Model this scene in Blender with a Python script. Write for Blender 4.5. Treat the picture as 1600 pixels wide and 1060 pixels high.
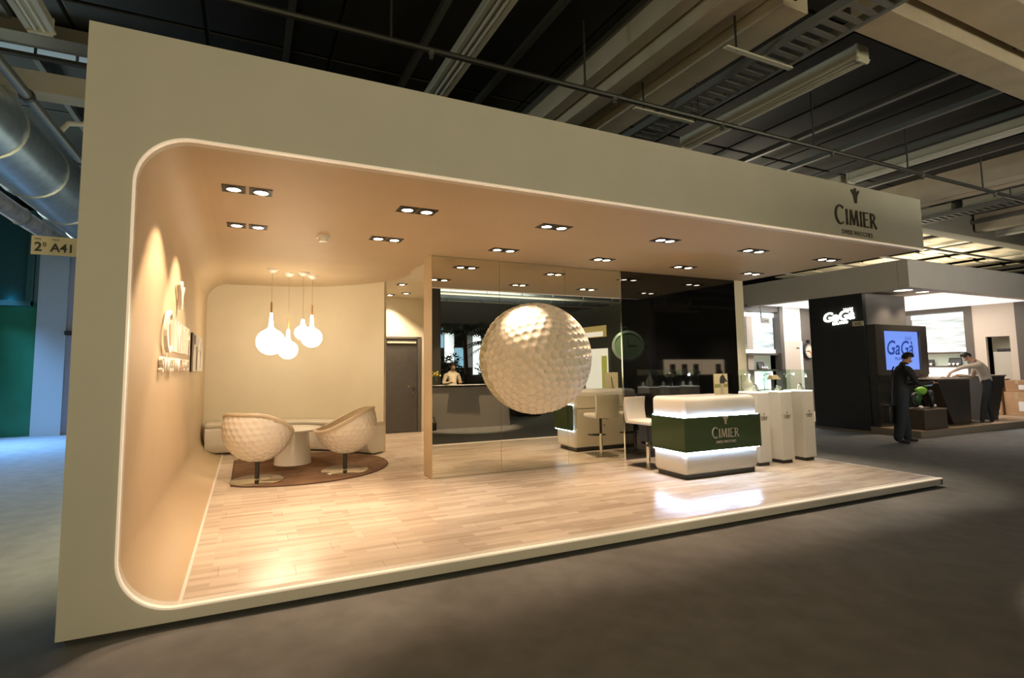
import bpy, bmesh, math, random
from mathutils import Vector, Matrix
random.seed(7)
PI = math.pi
for o in list(bpy.data.objects): bpy.data.objects.remove(o)
SC = bpy.context.scene
C = SC.collection

# ------------------------------------------------------------------ camera
cd = bpy.data.cameras.new('camera'); cam = bpy.data.objects.new('camera', cd); C.objects.link(cam)
YAW, PITCH, ROLL = .40877, .080622, -.0068986
_f = Vector((math.sin(YAW)*math.cos(PITCH), math.cos(YAW)*math.cos(PITCH), math.sin(PITCH)))
_r = Vector((math.cos(YAW), -math.sin(YAW), 0)); _u = _r.cross(_f)
_r2 = math.cos(ROLL)*_r + math.sin(ROLL)*_u; _u2 = -math.sin(ROLL)*_r + math.cos(ROLL)*_u
cam.matrix_world = Matrix(((_r2.x,_u2.x,-_f.x,.94443),(_r2.y,_u2.y,-_f.y,-3.64363),(_r2.z,_u2.z,-_f.z,1.54686),(0,0,0,1)))
cd.sensor_width = 36; cd.lens = 17.949; cd.shift_x = .041916; cd.shift_y = -.013647
cd.clip_start = .05; cd.clip_end = 200
SC.camera = cam

# ------------------------------------------------------------------ world, colour management
w = bpy.data.worlds.new('world'); SC.world = w; w.use_nodes = True
w.node_tree.nodes['Background'].inputs[0].default_value = (1, .9, .6, 1)
w.node_tree.nodes['Background'].inputs[1].default_value = .02
vs = SC.view_settings
SC.display_settings.display_device = 'sRGB'
vs.view_transform = 'Standard'; vs.look = 'None'; vs.gamma = 1; vs.exposure = 0; vs.use_curve_mapping = False
try:
    SC.cycles.use_denoising = True; SC.cycles.max_bounces = 10; SC.cycles.diffuse_bounces = 5
    SC.cycles.sample_clamp_indirect = 4; SC.cycles.caustics_reflective = True; SC.cycles.transparent_max_bounces = 40; SC.cycles.blur_glossy = .5; SC.cycles.caustics_refractive = False
except Exception: pass

# ------------------------------------------------------------------ lamp functions, and added fill lights without fittings
WARM = (1, .70, .46); OLIVE = (1, .84, .46)
def area(name, loc, target, sx, sy, power, col, spread=180):
    l = bpy.data.lights.new(name, 'AREA'); l.shape = 'RECTANGLE'; l.size = sx; l.size_y = sy
    l.energy = power; l.color = col; l.spread = math.radians(spread)
    o = bpy.data.objects.new(name, l); C.objects.link(o); o.location = loc
    o.rotation_euler = (Vector(target)-Vector(loc)).to_track_quat('-Z', 'Y').to_euler()
    return o
def spot(name, loc, target, power, col, angle=80, blend=.5, r=.04):
    l = bpy.data.lights.new(name, 'SPOT'); l.energy = power; l.color = col
    l.spot_size = math.radians(angle); l.spot_blend = blend; l.shadow_soft_size = r
    o = bpy.data.objects.new(name, l); C.objects.link(o); o.location = loc
    o.rotation_euler = (Vector(target)-Vector(loc)).to_track_quat('-Z', 'Y').to_euler()
    return o
area('hall_fill', (3.5, -7.6, 5.25), (6.5, 0, 2.2), 9, 1.6, 50, OLIVE)  # added light without a fitting, behind the camera, brightens the fascia
area('fascia_fill', (-.5, -9.5, 1.9), (4.5, 0, 2.4), 8, 1.6, 200, OLIVE)  # low unseen light added behind the camera to raise the fascia
area('fascia_fill', (14.5, -8.5, 2.6), (7, 0, 3.6), 3, 1.5, 80, (1, .9, .62), 75)  # added out of view, lifts the far end of the fascia
area('hall_fill', (13, -7, 2.4), (15, 3, 4.4), 5, 1.5, 75, (1, .94, .84), 75)  # unseen light added to brighten the neighbouring canopy
area('cool_fill', (-4.6, 10.6, 3.0), (-2.9, 9.0, 0), 1.4, .8, 260, (.22, .5, 1), 95)  # unseen lamp added to throw blue light on the far carpet
area('cool_fill', (-6.5, 5.5, 3.2), (-2.0, 5.6, 4.2), 1.6, 1.2, 200, (.75, .92, .9), 110)  # added out-of-view lamp that brightens the silver duct
spot('hall_fill', (-1.0, -.6, 5.3), (-1.25, 3.6, 0), 1500, (1, .88, .5), 62, .8, .2)  # unseen spot added to brighten the carpet beside the stand
area('hall_fill', (11.2, 4.6, 4.2), (11.2, 4.8, 6), 3, 2, 90, (1, .88, .66))  # added uplight, no fitting, brightens the roof past the fascia end
area('hall_fill', (19.5, 5.6, 3.85), (19.5, 5.9, 6), 8, 2.5, 330, (1, .88, .66))  # uplight added to brighten the roof above the neighbouring canopy
area('hall_fill', (9.5, -8.2, 3.6), (9.5, -8.4, 6), 7, 2, 170, (.95, .95, .85))  # added uplight for the roof and duct reflected in the mirror

# ------------------------------------------------------------------ materials
MATS = {}
def mat(name, col, rough=.5, metal=0, spec=.5, noise=0, nscale=8, bump=0, bscale=60, emit=None, estr=0, coat=0, stretch=None):
    if name in MATS: return MATS[name]
    m = bpy.data.materials.new(name); m.use_nodes = True; nt = m.node_tree; p = nt.nodes['Principled BSDF']
    p.inputs['Base Color'].default_value = (*col, 1); p.inputs['Roughness'].default_value = rough
    p.inputs['Metallic'].default_value = metal; p.inputs['Specular IOR Level'].default_value = spec
    if coat: p.inputs['Coat Weight'].default_value = coat; p.inputs['Coat Roughness'].default_value = .05
    if emit: p.inputs['Emission Color'].default_value = (*emit, 1); p.inputs['Emission Strength'].default_value = estr
    tc = None
    if noise or bump:
        tc = nt.nodes.new('ShaderNodeTexCoord'); mp = nt.nodes.new('ShaderNodeMapping'); nt.links.new(tc.outputs['Object'], mp.inputs[0])
        if stretch: mp.inputs['Scale'].default_value = stretch
    if noise:
        n = nt.nodes.new('ShaderNodeTexNoise'); n.inputs['Scale'].default_value = nscale; n.inputs['Detail'].default_value = 5
        nt.links.new(mp.outputs[0], n.inputs['Vector'])
        r = nt.nodes.new('ShaderNodeValToRGB'); r.color_ramp.elements[0].position = .3; r.color_ramp.elements[1].position = .7
        r.color_ramp.elements[0].color = (*[max(0, c*(1-noise)) for c in col], 1); r.color_ramp.elements[1].color = (*[min(1, c*(1+noise)) for c in col], 1)
        nt.links.new(n.outputs['Fac'], r.inputs[0]); nt.links.new(r.outputs[0], p.inputs['Base Color'])
    if bump:
        n = nt.nodes.new('ShaderNodeTexNoise'); n.inputs['Scale'].default_value = bscale; n.inputs['Detail'].default_value = 3
        nt.links.new(mp.outputs[0], n.inputs['Vector'])
        b = nt.nodes.new('ShaderNodeBump'); b.inputs['Strength'].default_value = bump; b.inputs['Distance'].default_value = .02
        nt.links.new(n.outputs['Fac'], b.inputs['Height']); nt.links.new(b.outputs[0], p.inputs['Normal'])
    MATS[name] = m; return m
def glass_mat(name, tint=(.93, .97, .95), refl=1.0):
    if name in MATS: return MATS[name]
    m = bpy.data.materials.new(name); m.use_nodes = True; nt = m.node_tree; nt.nodes.clear()
    out = nt.nodes.new('ShaderNodeOutputMaterial'); mix = nt.nodes.new('ShaderNodeMixShader')
    t = nt.nodes.new('ShaderNodeBsdfTransparent'); t.inputs[0].default_value = (*tint, 1)
    g = nt.nodes.new('ShaderNodeBsdfGlossy'); g.inputs['Roughness'].default_value = .02
    fr = nt.nodes.new('ShaderNodeFresnel'); fr.inputs[0].default_value = 1.45
    gm = nt.nodes.new('ShaderNodeNewGeometry'); ml = nt.nodes.new('ShaderNodeMath'); ml.operation = 'MULTIPLY'; sb = nt.nodes.new('ShaderNodeMath'); sb.operation = 'SUBTRACT'; sb.inputs[0].default_value = 1
    nt.links.new(gm.outputs['Backfacing'], sb.inputs[1]); nt.links.new(sb.outputs[0], ml.inputs[0]); nt.links.new(fr.outputs[0], ml.inputs[1])   # reflect at the outer face only
    nt.links.new(ml.outputs[0], mix.inputs[0]); nt.links.new(t.outputs[0], mix.inputs[1]); nt.links.new(g.outputs[0], mix.inputs[2])
    nt.links.new(mix.outputs[0], out.inputs[0]); MATS[name] = m; return m
def wood_mat(name, a, b, rough=.28):
    """laminate: three strips per board, each its own tone, with fine grain along X; board-to-board change from the object's random value"""
    m = bpy.data.materials.new(name); m.use_nodes = True; nt = m.node_tree; p = nt.nodes['Principled BSDF']; L = nt.links.new
    g = nt.nodes.new('ShaderNodeNewGeometry'); oi = nt.nodes.new('ShaderNodeObjectInfo')
    br = nt.nodes.new('ShaderNodeTexBrick'); br.offset = .37; br.squash = 1
    br.inputs['Color1'].default_value = (0, 0, 0, 1); br.inputs['Color2'].default_value = (1, 1, 1, 1); br.inputs['Mortar'].default_value = (.35, .35, .35, 1)
    br.inputs['Scale'].default_value = 1; br.inputs['Mortar Size'].default_value = .0012; br.inputs['Brick Width'].default_value = .46; br.inputs['Row Height'].default_value = .0633
    L(g.outputs['Position'], br.inputs['Vector'])
    mp = nt.nodes.new('ShaderNodeMapping'); mp.inputs['Scale'].default_value = (1.6, 38, 1); L(g.outputs['Position'], mp.inputs[0])
    n = nt.nodes.new('ShaderNodeTexNoise'); n.inputs['Scale'].default_value = 1.6; n.inputs['Detail'].default_value = 6; L(mp.outputs[0], n.inputs['Vector'])
    m1 = nt.nodes.new('ShaderNodeMath'); m1.operation = 'MULTIPLY'; m1.inputs[1].default_value = .45; L(br.outputs['Color'], m1.inputs[0])
    m2 = nt.nodes.new('ShaderNodeMath'); m2.operation = 'MULTIPLY_ADD'; m2.inputs[1].default_value = .55; L(n.outputs['Fac'], m2.inputs[0]); L(m1.outputs[0], m2.inputs[2])
    m3 = nt.nodes.new('ShaderNodeMath'); m3.operation = 'MULTIPLY_ADD'; m3.inputs[1].default_value = .22; L(oi.outputs['Random'], m3.inputs[0]); L(m2.outputs[0], m3.inputs[2])
    r = nt.nodes.new('ShaderNodeValToRGB'); r.color_ramp.elements[0].position = .15; r.color_ramp.elements[1].position = .95
    r.color_ramp.elements[0].color = (*a, 1); r.color_ramp.elements[1].color = (*b, 1)
    L(m3.outputs[0], r.inputs[0]); L(r.outputs[0], p.inputs['Base Color'])
    p.inputs['Roughness'].default_value = rough; p.inputs['Specular IOR Level'].default_value = .5
    MATS[name] = m; return m

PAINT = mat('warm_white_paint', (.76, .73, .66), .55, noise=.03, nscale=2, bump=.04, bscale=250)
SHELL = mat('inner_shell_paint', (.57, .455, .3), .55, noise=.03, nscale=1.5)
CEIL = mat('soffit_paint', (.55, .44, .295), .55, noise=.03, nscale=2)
CREAM = mat('cream_wall', (.76, .71, .57), .5, noise=.02, nscale=3)
WHITE = mat('white_lacquer', (.86, .84, .8), .25, coat=.3)
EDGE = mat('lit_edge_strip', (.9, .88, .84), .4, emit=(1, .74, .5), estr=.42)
WOOD = wood_mat('pale_oak_laminate', (.46, .36, .275), (.80, .715, .61), .22)
WOODB = mat('plinth_core', (.05, .045, .04), .8)
CARPET = mat('grey_carpet', (.235, .235, .235), .95, spec=.1, noise=.1, nscale=5, bump=.15, bscale=420)
HALLBLACK = mat('black_hall_panel', (.022, .022, .018), .7, noise=.3, nscale=1.3)
STEEL = mat('dull_steel', (.22, .22, .2), .45, .6)
DARKSTEEL = mat('dark_steel', (.06, .06, .055), .5, .5)
CONC = mat('painted_concrete', (.5, .43, .32), .8, noise=.1, nscale=3)
LAMPBODY = mat('lamp_enamel', (.62, .6, .5), .4)
GALV = mat('galvanised_duct', (.55, .6, .62), .32, .75, noise=.12, nscale=9)
MIRROR = mat('mirror_silver', (.80, .79, .68), .0, 1)
BLACKGLASS = mat('black_glass', (.006, .006, .006), .03, spec=1.0)
CHROME = mat('chrome', (.75, .73, .7), .12, 1)
BLACK = mat('matt_black', (.015, .015, .015), .5)
DOORG = mat('slate_door', (.075, .073, .07), .5, noise=.08)
BALL = mat('golf_white', (.84, .8, .72), .22, coat=.6)
BOWL = mat('golf_shell', (.8, .76, .7), .2, coat=.5)
LEATHER = mat('cream_leather', (.62, .53, .4), .45, bump=.1, bscale=120)
WLEATHER = mat('white_leather', (.8, .77, .7), .4, bump=.08, bscale=120)
RUGM = mat('brown_rug', (.21, .13, .085), .95, spec=.05, noise=.25, nscale=4, bump=.5, bscale=300)
GREEN = mat('green_glass_band', (.045, .07, .032), .1, spec=.6)
LED = mat('led_strip', (1, 1, 1), .5, emit=(.5, .7, 1), estr=115)
LAMPGLOW = mat('lamp_glow', (1, 1, 1), .5, emit=(1, .8, .58), estr=22)
GLOBE = mat('opal_glass', (1, 1, 1), .3, emit=(1, .8, .55), estr=12)
BRASSW = mat('turned_wood', (.45, .26, .1), .4)
SILVERL = mat('silver_letter', (.66, .62, .54), .35, .5)
DARKL = mat('dark_letter', (.07, .062, .048), .5)
GREYL = mat('grey_letter', (.2, .18, .15), .5)
LETW = mat('white_letter', (.85, .8, .72), .35)
GLASS = glass_mat('clear_glass')
SIGNC = mat('sign_board', (.62, .56, .4), .6)
INK = mat('sign_ink', (.02, .025, .03), .6)

# ------------------------------------------------------------------ mesh helpers
class MB:
    def __init__(s): s.v = []; s.f = []; s.m = []; s.mi = 0
    def add(s, vs, fs):
        b = len(s.v); s.v += [tuple(x) for x in vs]
        for f in fs: s.f.append([b+i for i in f]); s.m.append(s.mi)
        return s
    def box(s, a, b):
        x0, y0, z0 = a; x1, y1, z1 = b
        return s.add([(x0,y0,z0),(x1,y0,z0),(x1,y1,z0),(x0,y1,z0),(x0,y0,z1),(x1,y0,z1),(x1,y1,z1),(x0,y1,z1)],
                     [(0,3,2,1),(4,5,6,7),(0,1,5,4),(1,2,6,5),(2,3,7,6),(3,0,4,7)])
    def hexa(s, lo, hi):
        """two quads of corners, lower and upper"""
        return s.add(list(lo)+list(hi), [(0,3,2,1),(4,5,6,7),(0,1,5,4),(1,2,6,5),(2,3,7,6),(3,0,4,7)])
    def prism(s, poly, d0, d1, fn=lambda u, v, d: (u, v, d)):
        n = len(poly)
        area = sum(poly[i][0]*poly[(i+1)%n][1]-poly[(i+1)%n][0]*poly[i][1] for i in range(n))
        if area < 0: poly = poly[::-1]
        V = [fn(u, v, d0) for u, v in poly]+[fn(u, v, d1) for u, v in poly]
        F = [tuple(range(n))[::-1], tuple(range(n, 2*n))]+[(i, (i+1)%n, n+(i+1)%n, n+i) for i in range(n)]
        return s.add(V, F)
    def strip(s, A, B, close=False):
        """quads between two equally long rows of points"""
        n = len(A); V = list(A)+list(B); F = [(i, (i+1)%n, n+(i+1)%n, n+i) for i in range(n if close else n-1)]
        return s.add(V, F)
    def sweep(s, rows):
        """closed skin over a row of equally long loops of points, capped at both ends"""
        n = len(rows[0]); V = [p for r in rows for p in r]
        F = [(i*n+k, i*n+(k+1) % n, (i+1)*n+(k+1) % n, (i+1)*n+k) for i in range(len(rows)-1) for k in range(n)]
        return s.add(V, F+[tuple(range(n))[::-1], tuple((len(rows)-1)*n+k for k in range(n))])
    def lathe(s, prof, seg=24, c=(0,0,0), axis='z'):
        V = []; F = []; n = len(prof)
        for k in range(seg):
            a = 2*PI*k/seg
            for r, z in prof:
                p = (r*math.cos(a), r*math.sin(a), z)
                if axis == 'y': p = (p[0], p[2], p[1])
                if axis == 'x': p = (p[2], p[0], p[1])
                V.append((p[0]+c[0], p[1]+c[1], p[2]+c[2]))
        for k in range(seg):
            k2 = (k+1) % seg
            for i in range(n-1): F.append((k*n+i, k2*n+i, k2*n+i+1, k*n+i+1))
        if prof[0][0] > 1e-6: F.append(tuple(k*n for k in range(seg))[::-1])
        if prof[-1][0] > 1e-6: F.append(tuple(k*n+n-1 for k in range(seg)))
        return s.add(V, F)
    def tube(s, pts, r, seg=8, close=False):
        pts = [Vector(p) for p in pts]; n = len(pts); V = []; F = []
        rs = r if isinstance(r, (list, tuple)) else [r]*n
        up = Vector((0, 0, 1))
        for i, p in enumerate(pts):
            t = (pts[(i+1) % n]-pts[i-1]) if close else (pts[min(i+1, n-1)]-pts[max(i-1, 0)])
            t.normalize(); a = t.cross(up)
            if a.length < 1e-3: a = t.cross(Vector((1, 0, 0)))
            a.normalize(); b = a.cross(t)
            for k in range(seg):
                q = 2*PI*k/seg; V.append(p+rs[i]*(math.cos(q)*a+math.sin(q)*b))
        for i in range(n if close else n-1):
            j = (i+1) % n
            for k in range(seg): F.append((i*seg+k, j*seg+k, j*seg+(k+1) % seg, i*seg+(k+1) % seg))
        if not close: F.append(tuple(range(seg))); F.append(tuple((n-1)*seg+k for k in range(seg))[::-1])
        return s.add(V, F)
    def ball(s, c, rx, ry=None, rz=None, seg=14, rings=9):
        ry = ry or rx; rz = rz or rx
        b = len(s.v); pr = [(math.sin(PI*i/rings), -math.cos(PI*i/rings)) for i in range(rings+1)]
        pr[0] = (0, -1); pr[-1] = (0, 1)
        s.lathe(pr, seg); s.v[b:] = [(c[0]+x*rx, c[1]+y*ry, c[2]+z*rz) for x, y, z in s.v[b:]]
        return s
    def xf(s, M):
        s.v = [tuple(M @ Vector(p)) for p in s.v]; return s
    def mesh(s, name, ms, bev=0, seg=2, smooth=False):
        me = bpy.data.meshes.new(name); me.from_pydata([tuple(p) for p in s.v], [], s.f)
        bm = bmesh.new(); bm.from_mesh(me)
        for f, i in zip(bm.faces, s.m): f.material_index = i
        bmesh.ops.remove_doubles(bm, verts=bm.verts, dist=1e-5)
        bmesh.ops.recalc_face_normals(bm, faces=bm.faces)
        if bev:
            es = [e for e in bm.edges if len(e.link_faces) == 2 and e.calc_face_angle(0) > .5]
            bmesh.ops.bevel(bm, geom=es, offset=bev, segments=seg, affect='EDGES', profile=.5, clamp_overlap=True)
        if smooth:
            for f in bm.faces: f.smooth = True
            for e in bm.edges: e.smooth = not (len(e.link_faces) == 2 and e.calc_face_angle(0) > .7)
        bm.to_mesh(me); bm.free()
        for m in (ms if isinstance(ms, (list, tuple)) else [ms]): me.materials.append(m)
        return me
    def build(s, name, ms, parent=None, bev=0, seg=2, smooth=False, loc=None):
        o = bpy.data.objects.new(name, s.mesh(name, ms, bev, seg, smooth)); C.objects.link(o)
        if parent: o.parent = parent
        if loc: o.location = loc
        return o
def tag(o, label, cat, group=None):
    o['label'] = label; o['category'] = cat
    if group: o['group'] = group
    return o
def thing(name, label, cat, loc=(0,0,0), rz=0, group=None):
    o = bpy.data.objects.new(name, None); C.objects.link(o); o.empty_display_size = .1
    o.location = loc; o.rotation_euler = (0, 0, rz); return tag(o, label, cat, group)
def struct(o, label=None):
    o['kind'] = 'structure'
    if label: o['label'] = label
    return o
def sroot(name, label=None):
    o = bpy.data.objects.new(name, None); C.objects.link(o); return struct(o, label)
def put(name, me, parent=None, loc=(0,0,0), rz=0):
    o = bpy.data.objects.new(name, me); C.objects.link(o); o.location = loc; o.rotation_euler = (0, 0, rz)
    if parent: o.parent = parent
    return o
def copy_tree(o, parent=None):
    c = o.copy(); C.objects.link(c)
    if parent: c.parent = parent
    for ch in list(o.children): copy_tree(ch, c)
    return c
def dup(o, loc, rz, label):
    c = copy_tree(o); c.location = loc; c.rotation_euler = (0, 0, rz); c['label'] = label; return c
def text_mesh(txt, size, ext, shear=0, bold=0):
    cu = bpy.data.curves.new('t', 'FONT'); cu.body = txt; cu.size = size; cu.extrude = ext; cu.align_x = 'CENTER'; cu.shear = shear; cu.offset = bold
    cu.resolution_u = 3
    ob = bpy.data.objects.new('t', cu); C.objects.link(ob)
    dg = bpy.context.evaluated_depsgraph_get(); dg.update()
    me = bpy.data.meshes.new_from_object(ob.evaluated_get(dg)); bpy.data.objects.remove(ob); bpy.data.curves.remove(cu)
    me.materials.clear(); return me
def text(name, txt, size, ext, m, parent, M, **k):
    """lettering lying in its own xy plane, moved by the matrix M"""
    me = text_mesh(txt, size, ext, **k); me.name = name; me.transform(M); me.materials.append(m)
    o = bpy.data.objects.new(name, me); C.objects.link(o)
    if parent: o.parent = parent
    return o
def frameM(origin, ux, uy):
    """matrix: local x along ux, local y along uy, at origin"""
    ux = Vector(ux).normalized(); uy = Vector(uy).normalized(); uz = ux.cross(uy)
    return Matrix(((ux.x,uy.x,uz.x,origin[0]),(ux.y,uy.y,uz.y,origin[1]),(ux.z,uy.z,uz.z,origin[2]),(0,0,0,1)))

# ---- flared capitals of the stand's lettering, and its three-plume emblem
def stem(x0, y0, x1, y1, w, wm=None):
    wm = wm or w*.72; dx, dy = x1-x0, y1-y0; L = math.hypot(dx, dy); nx, ny = -dy/L, dx/L; xm, ym = (x0+x1)/2, (y0+y1)/2
    return [(x0-nx*w/2, y0-ny*w/2), (xm-nx*wm/2, ym-ny*wm/2), (x1-nx*w/2, y1-ny*w/2), (x1+nx*w/2, y1+ny*w/2), (xm+nx*wm/2, ym+ny*wm/2), (x0+nx*w/2, y0+ny*w/2)]
def arc(cx, cy, rx, ry, a0, a1, w0, wm, n=12):
    """list of quads along an elliptical arc, thickest at its middle"""
    P = []
    for i in range(n+1):
        t = i/n; a = math.radians(a0+(a1-a0)*t); w = w0+(wm-w0)*math.sin(PI*t)
        P.append(((cx+(rx-w/2)*math.cos(a), cy+(ry-w/2)*math.sin(a)), (cx+(rx+w/2)*math.cos(a), cy+(ry+w/2)*math.sin(a))))
    return [[P[i][0], P[i][1], P[i+1][1], P[i+1][0]] for i in range(n)]
def glyph(c):
    if c == 'C': return arc(.38, .5, .36, .47, 50, 310, .05, .12, 16)+[stem(.585, .82, .625, .94, .06)], .70
    if c == 'I': return [stem(.08, 0, .08, 1, .16, .10)], .16
    if c == 'M': return [stem(.09, 0, .17, 1, .11, .07), stem(.19, 1, .47, .05, .13, .11), stem(.46, .05, .74, 1, .09, .06), stem(.76, 1, .86, 0, .16, .11)], .95
    if c == 'E': return [stem(.08, 0, .08, 1, .15, .11), stem(.08, .955, .5, .96, .09, .06), stem(.08, .52, .44, .52, .08, .06), stem(.08, .045, .54, .04, .09, .06)], .56
    if c == 'R': return [stem(.08, 0, .08, 1, .15, .11)]+arc(.2, .74, .27, .22, -95, 95, .06, .1, 10)+[stem(.09, .955, .22, .955, .07), stem(.09, .52, .22, .52, .07), stem(.26, .51, .62, 0, .12, .1)], .62
def cimier(parent, M, width, m, ext, tag_m=None, tagline=True, tsz=.2, cm=None):
    """word of six raised letters with its emblem above and a tagline below; M maps (x right, y up) from the lower middle of the letters; each letter is a part"""
    sizes = [1.24, 1, 1, 1, 1, 1]; x = 0; lay = []
    for ch, s in zip('CIMIER', sizes):
        g, adv = glyph(ch); lay.append((g, x, s)); x += adv*s+.17
    W = x-.17; k = width/W
    fn = lambda d: (lambda u, v, q: tuple(M @ Vector((u, v, q))))
    for g, x0, s in lay:
        b = MB(); dy = -.04 if s > 1 else 0
        for j, poly in enumerate(g): b.prism([((x0+px*s-W/2)*k, (py*s+dy)*k) for px, py in poly], 0, ext*(1+.012*(j % 6)), fn(0))   # strokes overlap, so each ends at its own depth
        b.build('letter', m, parent)
    b = MB(); ex, ey = .05*k, 1.5*k
    for sx in (-1, 0, 1):
        n = 10; top = .98 if sx == 0 else .86
        L, R_ = [], []
        for i in range(n+1):
            t = i/n; cx = sx*(.075+.30*t**2.4); cy = t*top; wd = .028+.03*t
            if t > .7: wd += .055*math.sin((t-.7)/.3*PI)
            if t == 1: wd = .02
            L.append((cx-wd, cy)); R_.append((cx+wd, cy))
        for i in range(n): b.prism([(ex+q[0]*k, ey+q[1]*k) for q in (L[i], R_[i], R_[i+1], L[i+1])], 0, ext, fn(0))
    b.build('emblem', m, parent)
    if tagline:
        T = M @ Matrix.Translation((.05*k, -.62*k, 0))
        text('tagline', 'SWISS WATCHES', width*tsz*.5, ext*.5, tag_m or m, parent, T)

# ------------------------------------------------------------------ dimensions found from the photograph
H, W, ZF, ZP, XI, YM = 3.68, 8.968, 3.02, .109, .271, 2.67
RC = .32

# ================================================================== HALL: floor, ceiling, walls
fl = struct(MB().box((-16, -14, -.2), (40, 26, 0)).build('floor', CARPET))
hc = sroot('ceiling')
pm = [MB().box((0, 0, 0), (1.36, 2.9, .05)).mesh('panel', HALLBLACK, bev=.01, seg=1)]
for i in range(-4, 20):
    for j in range(-3, 7): put('panel', pm[0], hc, (i*1.4+.43, j*2.95-.2, 5.45))
MB().box((-16, -14, 5.5), (40, 26, 5.6)).build('slab', HALLBLACK, hc)
bm_ = MB().box((0, 0, 0), (.07, 16, .08)).mesh('batten', STEEL)
for x in (-2.9, -1.6, 1.25, 2.75, 3.9, 4.72, 9.08, 10.2, 11.25, 12.7, 14.2, 16.6, 18.4, 20.6, 22.6): put('batten', bm_, hc, (x, -6, 5.37 if x < 9 else 5.2))
struct(MB().box((-16, 25.7, 0), (40, 26, 5.6)).build('wall_back', mat('far_wall', (.12, .11, .09), .8)))
struct(MB().box((39.7, -14, 0), (40, 26, 5.6)).build('wall_right', MATS['far_wall']))
struct(MB().box((-16, -14, 0), (40, -13.7, 5.6)).build('wall_front', mat('hall_front_wall', (.2, .19, .17), .8)))
# concrete beams running along X (visible up at the top corner), and two pairs running along Y
def beam(name, a, b, m, label, lip=True):
    o = sroot(name, label)
    MB().box(a, b).build('web', m, o, bev=.01, seg=1)
    return o
beam('beam', (6.62, -.95, 5.0), (40, -.6, 5.45), CONC, 'broad pale concrete beam crossing the hall roof at its edge')
MB().box((6.62, -1.42, 5.12), (40, -1.04, 5.45)).build('beam', CONC).__setitem__('kind', 'structure')
for x0, x1, z in ((4.76, 4.95, 5.12), (5.0, 5.24, 5.0), (5.38, 5.60, 5.16), (5.64, 6.02, 5.05)):
    struct(MB().box((x0, -.55, z), (x1, 14, 5.45)).build('beam', CONC, bev=.008, seg=1))
for x0, x1, z in ((13.95, 14.28, 5.0), (14.6, 14.86, 5.05), (18.5, 18.8, 5.0), (22.9, 23.3, 5.0)):
    struct(MB().box((x0, -.55, z), (x1, 3.2, 5.45)).build('beam', CONC, bev=.008, seg=1))
struct(MB().box((16.0, 3.25, 4.88), (40, 3.6, 5.45)).build('beam', mat('grey_beam', (.3, .28, .22), .7), bev=.01, seg=1), 'grey roof beam above the neighbouring canopy')
CREAMP = mat('cream_roof_panel', (.68, .6, .44), .6)
o = sroot('ceiling_far', 'cream roof panels far behind the neighbouring canopy')
pm = [MB().box((0, 0, 0), (wd, 1.5, .04)).mesh('roof_panel', CREAMP, bev=.006, seg=1) for wd in (.95, .55)]
for j in range(4):
    x = 15.6
    for i in range(14): put('roof_panel', pm[i % 2], o, (x, 3.75+j*1.6, 5.0 if i % 2 else 5.1)); x += (1.05 if i % 2 == 0 else .75)
for y in (4.4, 5.6, 6.9): MB().tube([(15.5, y, 4.85), (34, y, 4.85)], .035, 8).build('conduit', DARKSTEEL, o)
# fluorescent battens in Y direction, one every 4.2 m, some doubled along their length
lt = thing('ceiling_light', '', 'ceiling light', (0, 0, 4.98), 0, 'unlit fluorescent fittings under the hall roof')
MB().box((-.1, 0, .06), (.1, 2.6, .2)).build('housing', LAMPBODY, lt, bev=.015, seg=1)
MB().box((-.13, 0, .03), (-.07, 2.6, .06)).box((.07, 0, .03), (.13, 2.6, .06)).build('reflector', LAMPBODY, lt, bev=.008, seg=1)
for sx in (-1, 1):
    MB().tube([(sx*.035, .04, .03), (sx*.035, 2.56, .03)], .016, 8).build('tube', mat('unlit_tube', (.75, .74, .68), .3), lt, smooth=True)
for ey in (0, 2.56): MB().box((-.11, ey, .0), (.11, ey+.04, .2)).build('end_cap', LAMPBODY, lt, bev=.01, seg=1)
spots_l = [(3.09, .0), (3.09, 2.75), (7.3, -.34), (7.3, 2.35), (7.3, 5.0), (11.45, -.4), (11.45, 2.3), (11.45, 5.1), (15.6, -.4), (15.6, 2.4), (19.8, -.4), (19.8, 2.4), (24, -.3), (24, 2.5), (15.6, 6.4), (19.8, 6.4), (-1.1, .1)]
LABL = ['unlit twin tube fitting crossing the top edge above the fascia middle', 'unlit fitting hidden over the stand roof next in line with the top edge one', 'unlit twin tube fitting ending beside the wide concrete beam', 'second fitting in the line behind the one ending at the beam', 'third fitting in the line behind the one ending at the beam',
 'long unlit fitting over the aisle past the fascia end', 'second long fitting over the aisle past the fascia end', 'third long fitting over the aisle past the fascia end', 'unlit fitting above the neighbouring canopy corner', 'second fitting in line above the neighbouring canopy', 'unlit fitting beyond the neighbouring canopy, nearer the concrete beam', 'second fitting beyond the neighbouring canopy',
 'far unlit fitting nearest the concrete beam end', 'far unlit fitting second from the concrete beam end', 'unlit fitting deep behind the neighbouring canopy', 'unlit fitting deepest behind the neighbouring canopy', 'unlit twin tube fitting alone in the top corner above the tall fascia end']
for k, (x, y) in enumerate(spots_l):
    if k in (1, 3, 4, 7, 14, 15): continue      # hidden behind the fascia or the roof panels
    o = lt if k == 0 else copy_tree(lt)
    o.location = (x, y, 4.98); o['label'] = LABL[k]
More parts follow.
